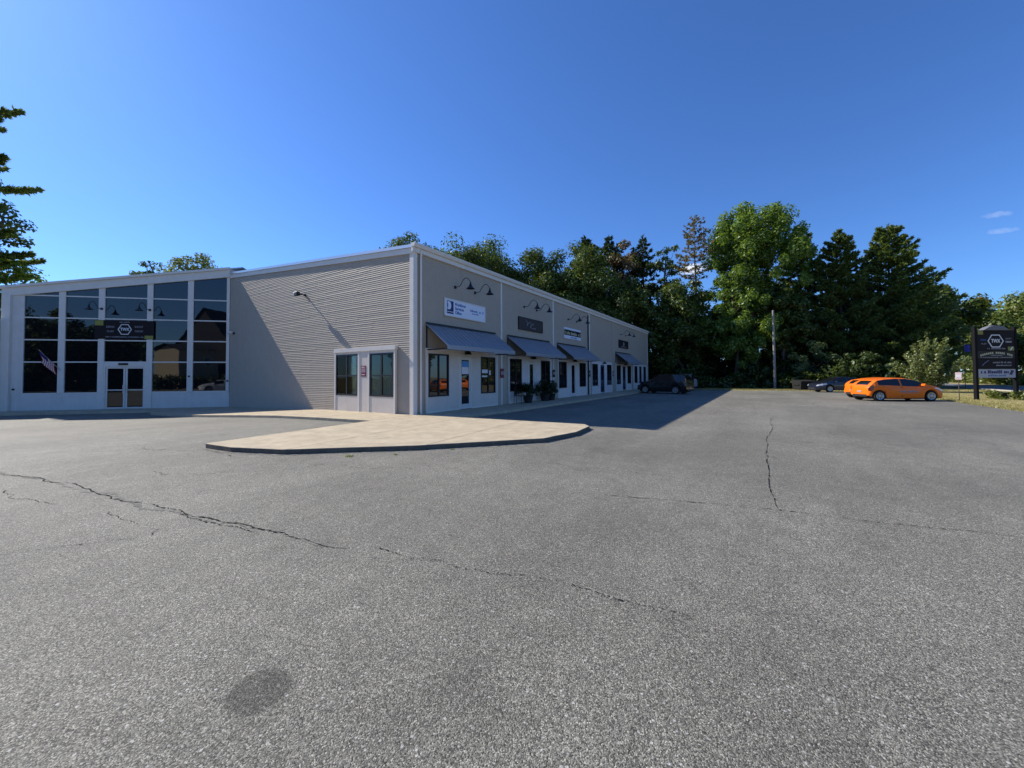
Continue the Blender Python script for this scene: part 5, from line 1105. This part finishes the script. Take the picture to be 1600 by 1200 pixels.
# trees beyond the road
GR = 'trees beyond the road'
deciduous('roadside_tree', 'sunlit green tree beyond the road just right of the wide pine', (93, -43.5, 0), 15.5, 14, 1, 211, L_FAR, 110, 18000, 0.42, group=GR)
deciduous('roadside_tree', 'sunlit tree beyond the road behind the left post of the tall sign', (88, -47.5, 0), 14.2, 14, 1, 212, L_FAR, 110, 18000, 0.42, group=GR)
deciduous('roadside_tree', 'sunlit tree beyond the road rising over the tall sign', (92, -52.0, 0), 17.0, 16, 1, 213, L_FAR, 120, 20000, 0.42, group=GR)
deciduous('roadside_tree', 'large sunlit tree beyond the road at the right edge', (88, -57.0, 0), 18.4, 16, 1, 214, L_FAR, 120, 20000, 0.42, group=GR)
deciduous('roadside_tree', 'dark spreading tree beyond the road right of the tall sign', (62, -45.0, 0), 7.4, 9.0, 0.8, 215, L_OAK, 40, 9000, 0.36, group=GR)
deciduous('roadside_tree', 'shaded tree beyond the road left of the tall sign', (72, -41.5, 0), 8.6, 9.0, 0.8, 216, L_OAK, 40, 9000, 0.38, group=GR)
deciduous('roadside_tree', 'sunlit low tree beyond the road behind the right post of the tall sign', (80, -50.5, 0), 12.6, 13, 1, 220, L_FAR, 100, 16000, 0.40, group=GR)
brush('hedge_row', 'pale green hedge row along the far side of the road', [(44, 92, -41.2, -39.6, 0.1, 1.4, 150)], 217, L_HEDGE, 0.22, 260)
# left edge trees and far treetops behind the hall
conifer('pine_tree', 'tall dark pine cut by the left edge of the picture', (-9.2, 61.5, -0.2), 37.0, 15.5, 13, 301, L_PINE, whorl=2.3, per=8, tuft=0.50, cards=7, dens=3.4, gap=0.05, profile=lambda t: (1 - t) ** 0.30 * (0.78 + 0.22 * math.sin(t * 19)), rise=0.02, droop=0.05, lat=0.17, bare=0.35)
deciduous('broadleaf_tree', 'thin leafy tree hanging under the pine at the left edge', (-6.5, 55.9, -0.2), 23.5, 8.6, 13.5, 302, L_OAK, 34, 2600, 0.34, cr=(0.07, 0.14))
deciduous('broadleaf_tree', 'dense green tree behind the left end of the glass hall', (-6.6, 58.0, -0.2), 16.8, 12.5, 3, 303, L_MAPLE, 50, 12000, 0.40)
deciduous('broadleaf_tree', 'bare thin treetop peeking over the glass hall roof', (12.8, 80.8, 0), 24.0, 6.5, 17, 304, L_OAK, 20, 700, 0.36, cr=(0.08, 0.14))
deciduous('broadleaf_tree', 'pale leafy treetop peeking over the hall roof near the gable', (15.4, 67.4, 0), 22.6, 12.0, 14, 305, L_YOUNG, 44, 4200, 0.36, cr=(0.08, 0.14))

# dark blue flag on a pole across the verge
bf = empty('pole_flag', (46.6, -29.2, 0), rad(-60), 'small dark blue flag on a thin pole left of the tall sign', 'flag')
MB().tube([(0, 0, -0.3), (0, 0, 5.0)], 0.03, 8).build('pole', M_BLACK, bf)
b = MB(); n = 8
for i in range(n + 1):
    for j in range(3): b.v.append((0.04 + 0.6 * i / n, 0.05 * math.sin(i * 1.1), 4.55 - 0.36 * j - 0.06 * i / n))
for i in range(n):
    for j in range(2): k = i * 3 + j; b.f.append((k, k + 1, k + 4, k + 3))
b.build('cloth', M_BANBL, bf, fix=False, smooth=60)
sl_ = empty('ground_spotlight', (26.2, -24.75, 0), rad(120), 'small black ground spotlight at the foot of the tall sign', 'lamp')
MB().tube([(0, 0, -0.1), (0, 0, 0.18)], 0.03, 6).build('stem', M_BLACK, sl_); MB().hexa([(-0.16, -0.10, 0.16), (0.16, -0.10, 0.16), (0.16, 0.12, 0.22), (-0.16, 0.12, 0.22), (-0.16, -0.14, 0.36), (0.16, -0.14, 0.36), (0.16, 0.08, 0.42), (-0.16, 0.08, 0.42)]).build('housing', M_BLACK, sl_, bevel=0.02)

# grass on the verge and weeds along edges
def grass(name, label, areas, seed, leaf, h, w):
    rs = np.random.RandomState(seed); Vs = []
    for (x0, x1, y0, y1, n, hh) in areas:
        p = np.stack([rs.uniform(x0, x1, n), rs.uniform(y0, y1, n), np.zeros(n)], 1)
        a = rs.uniform(0, 6.28, n); sdv = np.stack([np.cos(a), np.sin(a), np.zeros(n)], 1) * w; t = rs.normal(size=(n, 3)) * 0.35; t[:, 2] = 1; t *= (hh * h * rs.uniform(0.4, 1.2, n))[:, None]
        Vs.append(np.stack([p - sdv, p + sdv, p + t], 1))
    V = np.concatenate(Vs); return tag(np_mesh(name, V.reshape(-1, 3), np.arange(len(V) * 3).reshape(-1, 3), leaf), label, 'grass', kind='stuff')
grass('verge_grass', 'dry tan and green grass on the verge by the road', [(12, 46, -30.0, -21.25, 60000, 1.0), (12, 40, -21.9, -21.15, 9000, 1.3), (36.5, 42, -20, -6, 14000, 1.6), (30, 60, -39.6, -37.8, 6000, 1.5)], 401, L_GRASS, 0.075, 0.012)
brush('planting_bed', 'low plants in the bed below the tall sign', [(24.9, 27.0, -26.2, -24.0, 0.02, 0.42, 26)], 402, L_HEDGE, 0.12, 900)
grass('crack_weeds', 'tiny weeds sprouting near the apron kerb', [(-6.20, -6.05, -4.70, -4.55, 60, 0.6), (-5.55, -5.48, -5.35, -5.28, 40, 0.5), (-4.5, -4.4, -6.0, -5.93, 30, 0.4)], 403, L_YOUNG, 0.07, 0.006)

# planters and a chair outside the second shop
def potted(name, label, loc, s, seed):
    rs = np.random.RandomState(seed); o = empty(name, loc, 0, label, 'plant', 'potted shrubs outside the second shop')
    MB().lathe([(0.20 * s, 0.0), (0.27 * s, 0.36 * s), (0.29 * s, 0.40 * s), (0.25 * s, 0.40 * s), (0.24 * s, 0.34 * s)], (0, 0, 0), 16).build('pot', M_PLAST, o, smooth=40)
    n = 20; c = np.stack([rs.normal(size=n) * 0.26 * s, rs.normal(size=n) * 0.20 * s, 0.42 * s + rs.random(n) * 0.55 * s], 1)
    V, F = leaf_cloud(rs, c, rs.uniform(0.14, 0.26, n) * s, np.full(n, 90), 0.09); np_mesh('foliage', V, F, L_POT, o)
    b = MB(); 
    for k in range(5): b.tube([(0, 0, 0.3 * s), tuple(c[k])], 0.012, 4, caps=False)
    b.build('stem', M_BARK, o, fix=False)
potted('potted_shrub', 'dark potted shrub left of the second shop door', (8.15, -0.62, 0.108), 1.05, 501); potted('potted_shrub', 'dark potted shrub right of the second shop door', (10.2, -0.62, 0.108), 1.15, 502)
potted('potted_shrub', 'low dark potted shrub in front of the bay board', (11.1, -0.60, 0.108), 1.0, 503)
ch = empty('patio_chair', (7.25, -0.55, 0.108), rad(15), 'black metal chair under the second awning', 'chair')
MB().box(-0.22, 0.22, -0.22, 0.22, 0.43, 0.46).build('seat', M_BLACK, ch, bevel=0.008)
for x, y in ((-0.2, -0.2), (0.2, -0.2), (-0.2, 0.2), (0.2, 0.2)): MB().tube([(x, y, 0.43), (x * 1.12, y * 1.12, 0.0)], 0.014, 6).build('leg', M_BLACK, ch)
b = MB(); frame_box(b, -0.21, 0.21, 0.47, 0.92, 0.19, 0.215, 0.03)
for k in range(4): b.box(-0.13 + k * 0.08, -0.11 + k * 0.08, 0.195, 0.21, 0.50, 0.89)
b.build('backrest', M_BLACK, ch)

# ------------------------------------------------------------------ what the glass mirrors: houses behind the camera
def house(name, label, loc, rz, w, d, h, rise, wallm, roofm, windows, cat='house'):
    o = empty(name, loc, rz, label, cat)
    MB().box(-w / 2, w / 2, -d / 2, d / 2, -0.6, h).build('wall', wallm, o)
    b = MB(); e = 0.4
    b.face([(-w / 2 - e, -d / 2 - e, h - 0.1), (w / 2 + e, -d / 2 - e, h - 0.1), (w / 2 + e, 0, h + rise), (-w / 2 - e, 0, h + rise)]); b.face([(-w / 2 - e, d / 2 + e, h - 0.1), (w / 2 + e, d / 2 + e, h - 0.1), (w / 2 + e, 0, h + rise), (-w / 2 - e, 0, h + rise)])
    b.face([(-w / 2, -d / 2, h), (-w / 2, d / 2, h), (-w / 2, 0, h + rise - 0.2)]); b.face([(w / 2, -d / 2, h), (w / 2, d / 2, h), (w / 2, 0, h + rise - 0.2)]); b.build('roof', roofm, o, fix=False)
    for (x, z) in windows:
        f_ = MB(); frame_box(f_, x - 0.5, x + 0.5, z - 0.7, z + 0.7, -d / 2 - 0.05, -d / 2, 0.08); wn = f_.build('window', M_TRIM, o); MB().box(x - 0.42, x + 0.42, -d / 2 - 0.02, -d / 2 - 0.01, z - 0.62, z + 0.62).build('pane', M_GLASS, wn)
    return o
house('house', 'tan house mirrored in the glass hall panes', (-50.5, 3.4, 0), rad(77), 5.6, 6.0, 6.2, 0.9, M_HOUSE, M_SHING, [(-1.3, 4.2), (1.3, 4.2)])
house('house', 'large dark-roofed house mirrored at the right of the glass hall', (-60, -7.5, 0), rad(60), 16, 12, 6.0, 8.2, M_SHING, M_SHING, [])
car('parked_car', 'white car mirrored low in the right glass hall pane', 'car', (-28.9, 6.6, -0.05), rad(100), M_CARWH, HATCH)
brush('garden_hedge', 'dark hedge mirrored below the tan house', [(-45.5, -44.0, -3, 9, 0, 1.7, 70)], 219, L_BUSH, 0.3, 160)  # added leafy mass, stands in for the dark bank under the house
brush('far_wood', 'dark wood mirrored in the left columns of glass', [(-72, -64, 6, 60, 0, 9, 150)], 218, L_OAK, 0.7, 60)
GB = 'trees behind the camera'
for k, (u, g, H, Wd) in enumerate([(-56, 24, 15, 11), (-52, 33, 14, 12), (-62, 16, 13, 10), (-40, 44, 12, 10)]):
    deciduous('broadleaf_tree', ['tree mirrored in the second column of glass', 'tree mirrored in the left column of glass', 'tree mirrored behind the tan house', 'tree mirrored at the far left of the glass'][k], (u, g, 0), H, Wd, 1.5, 320 + k, L_OAK, 36, 5000, 0.5, group=GB)
for k, (u, g) in enumerate([(34, -46), (24, -45), (14, -47), (4, -46), (44, -48)]):
    deciduous('roadside_tree', ['tree beyond the road mirrored in the farther shop windows', 'tree beyond the road mirrored in the second shop window', 'tree beyond the road mirrored in the first shop window', 'tree beyond the road mirrored left in the first shop window', 'tree beyond the road mirrored in the last shop windows'][k], (u, g, 0), 9 + k % 3, 10, 1, 340 + k, L_FAR, 36, 5000, 0.45, group=GR)
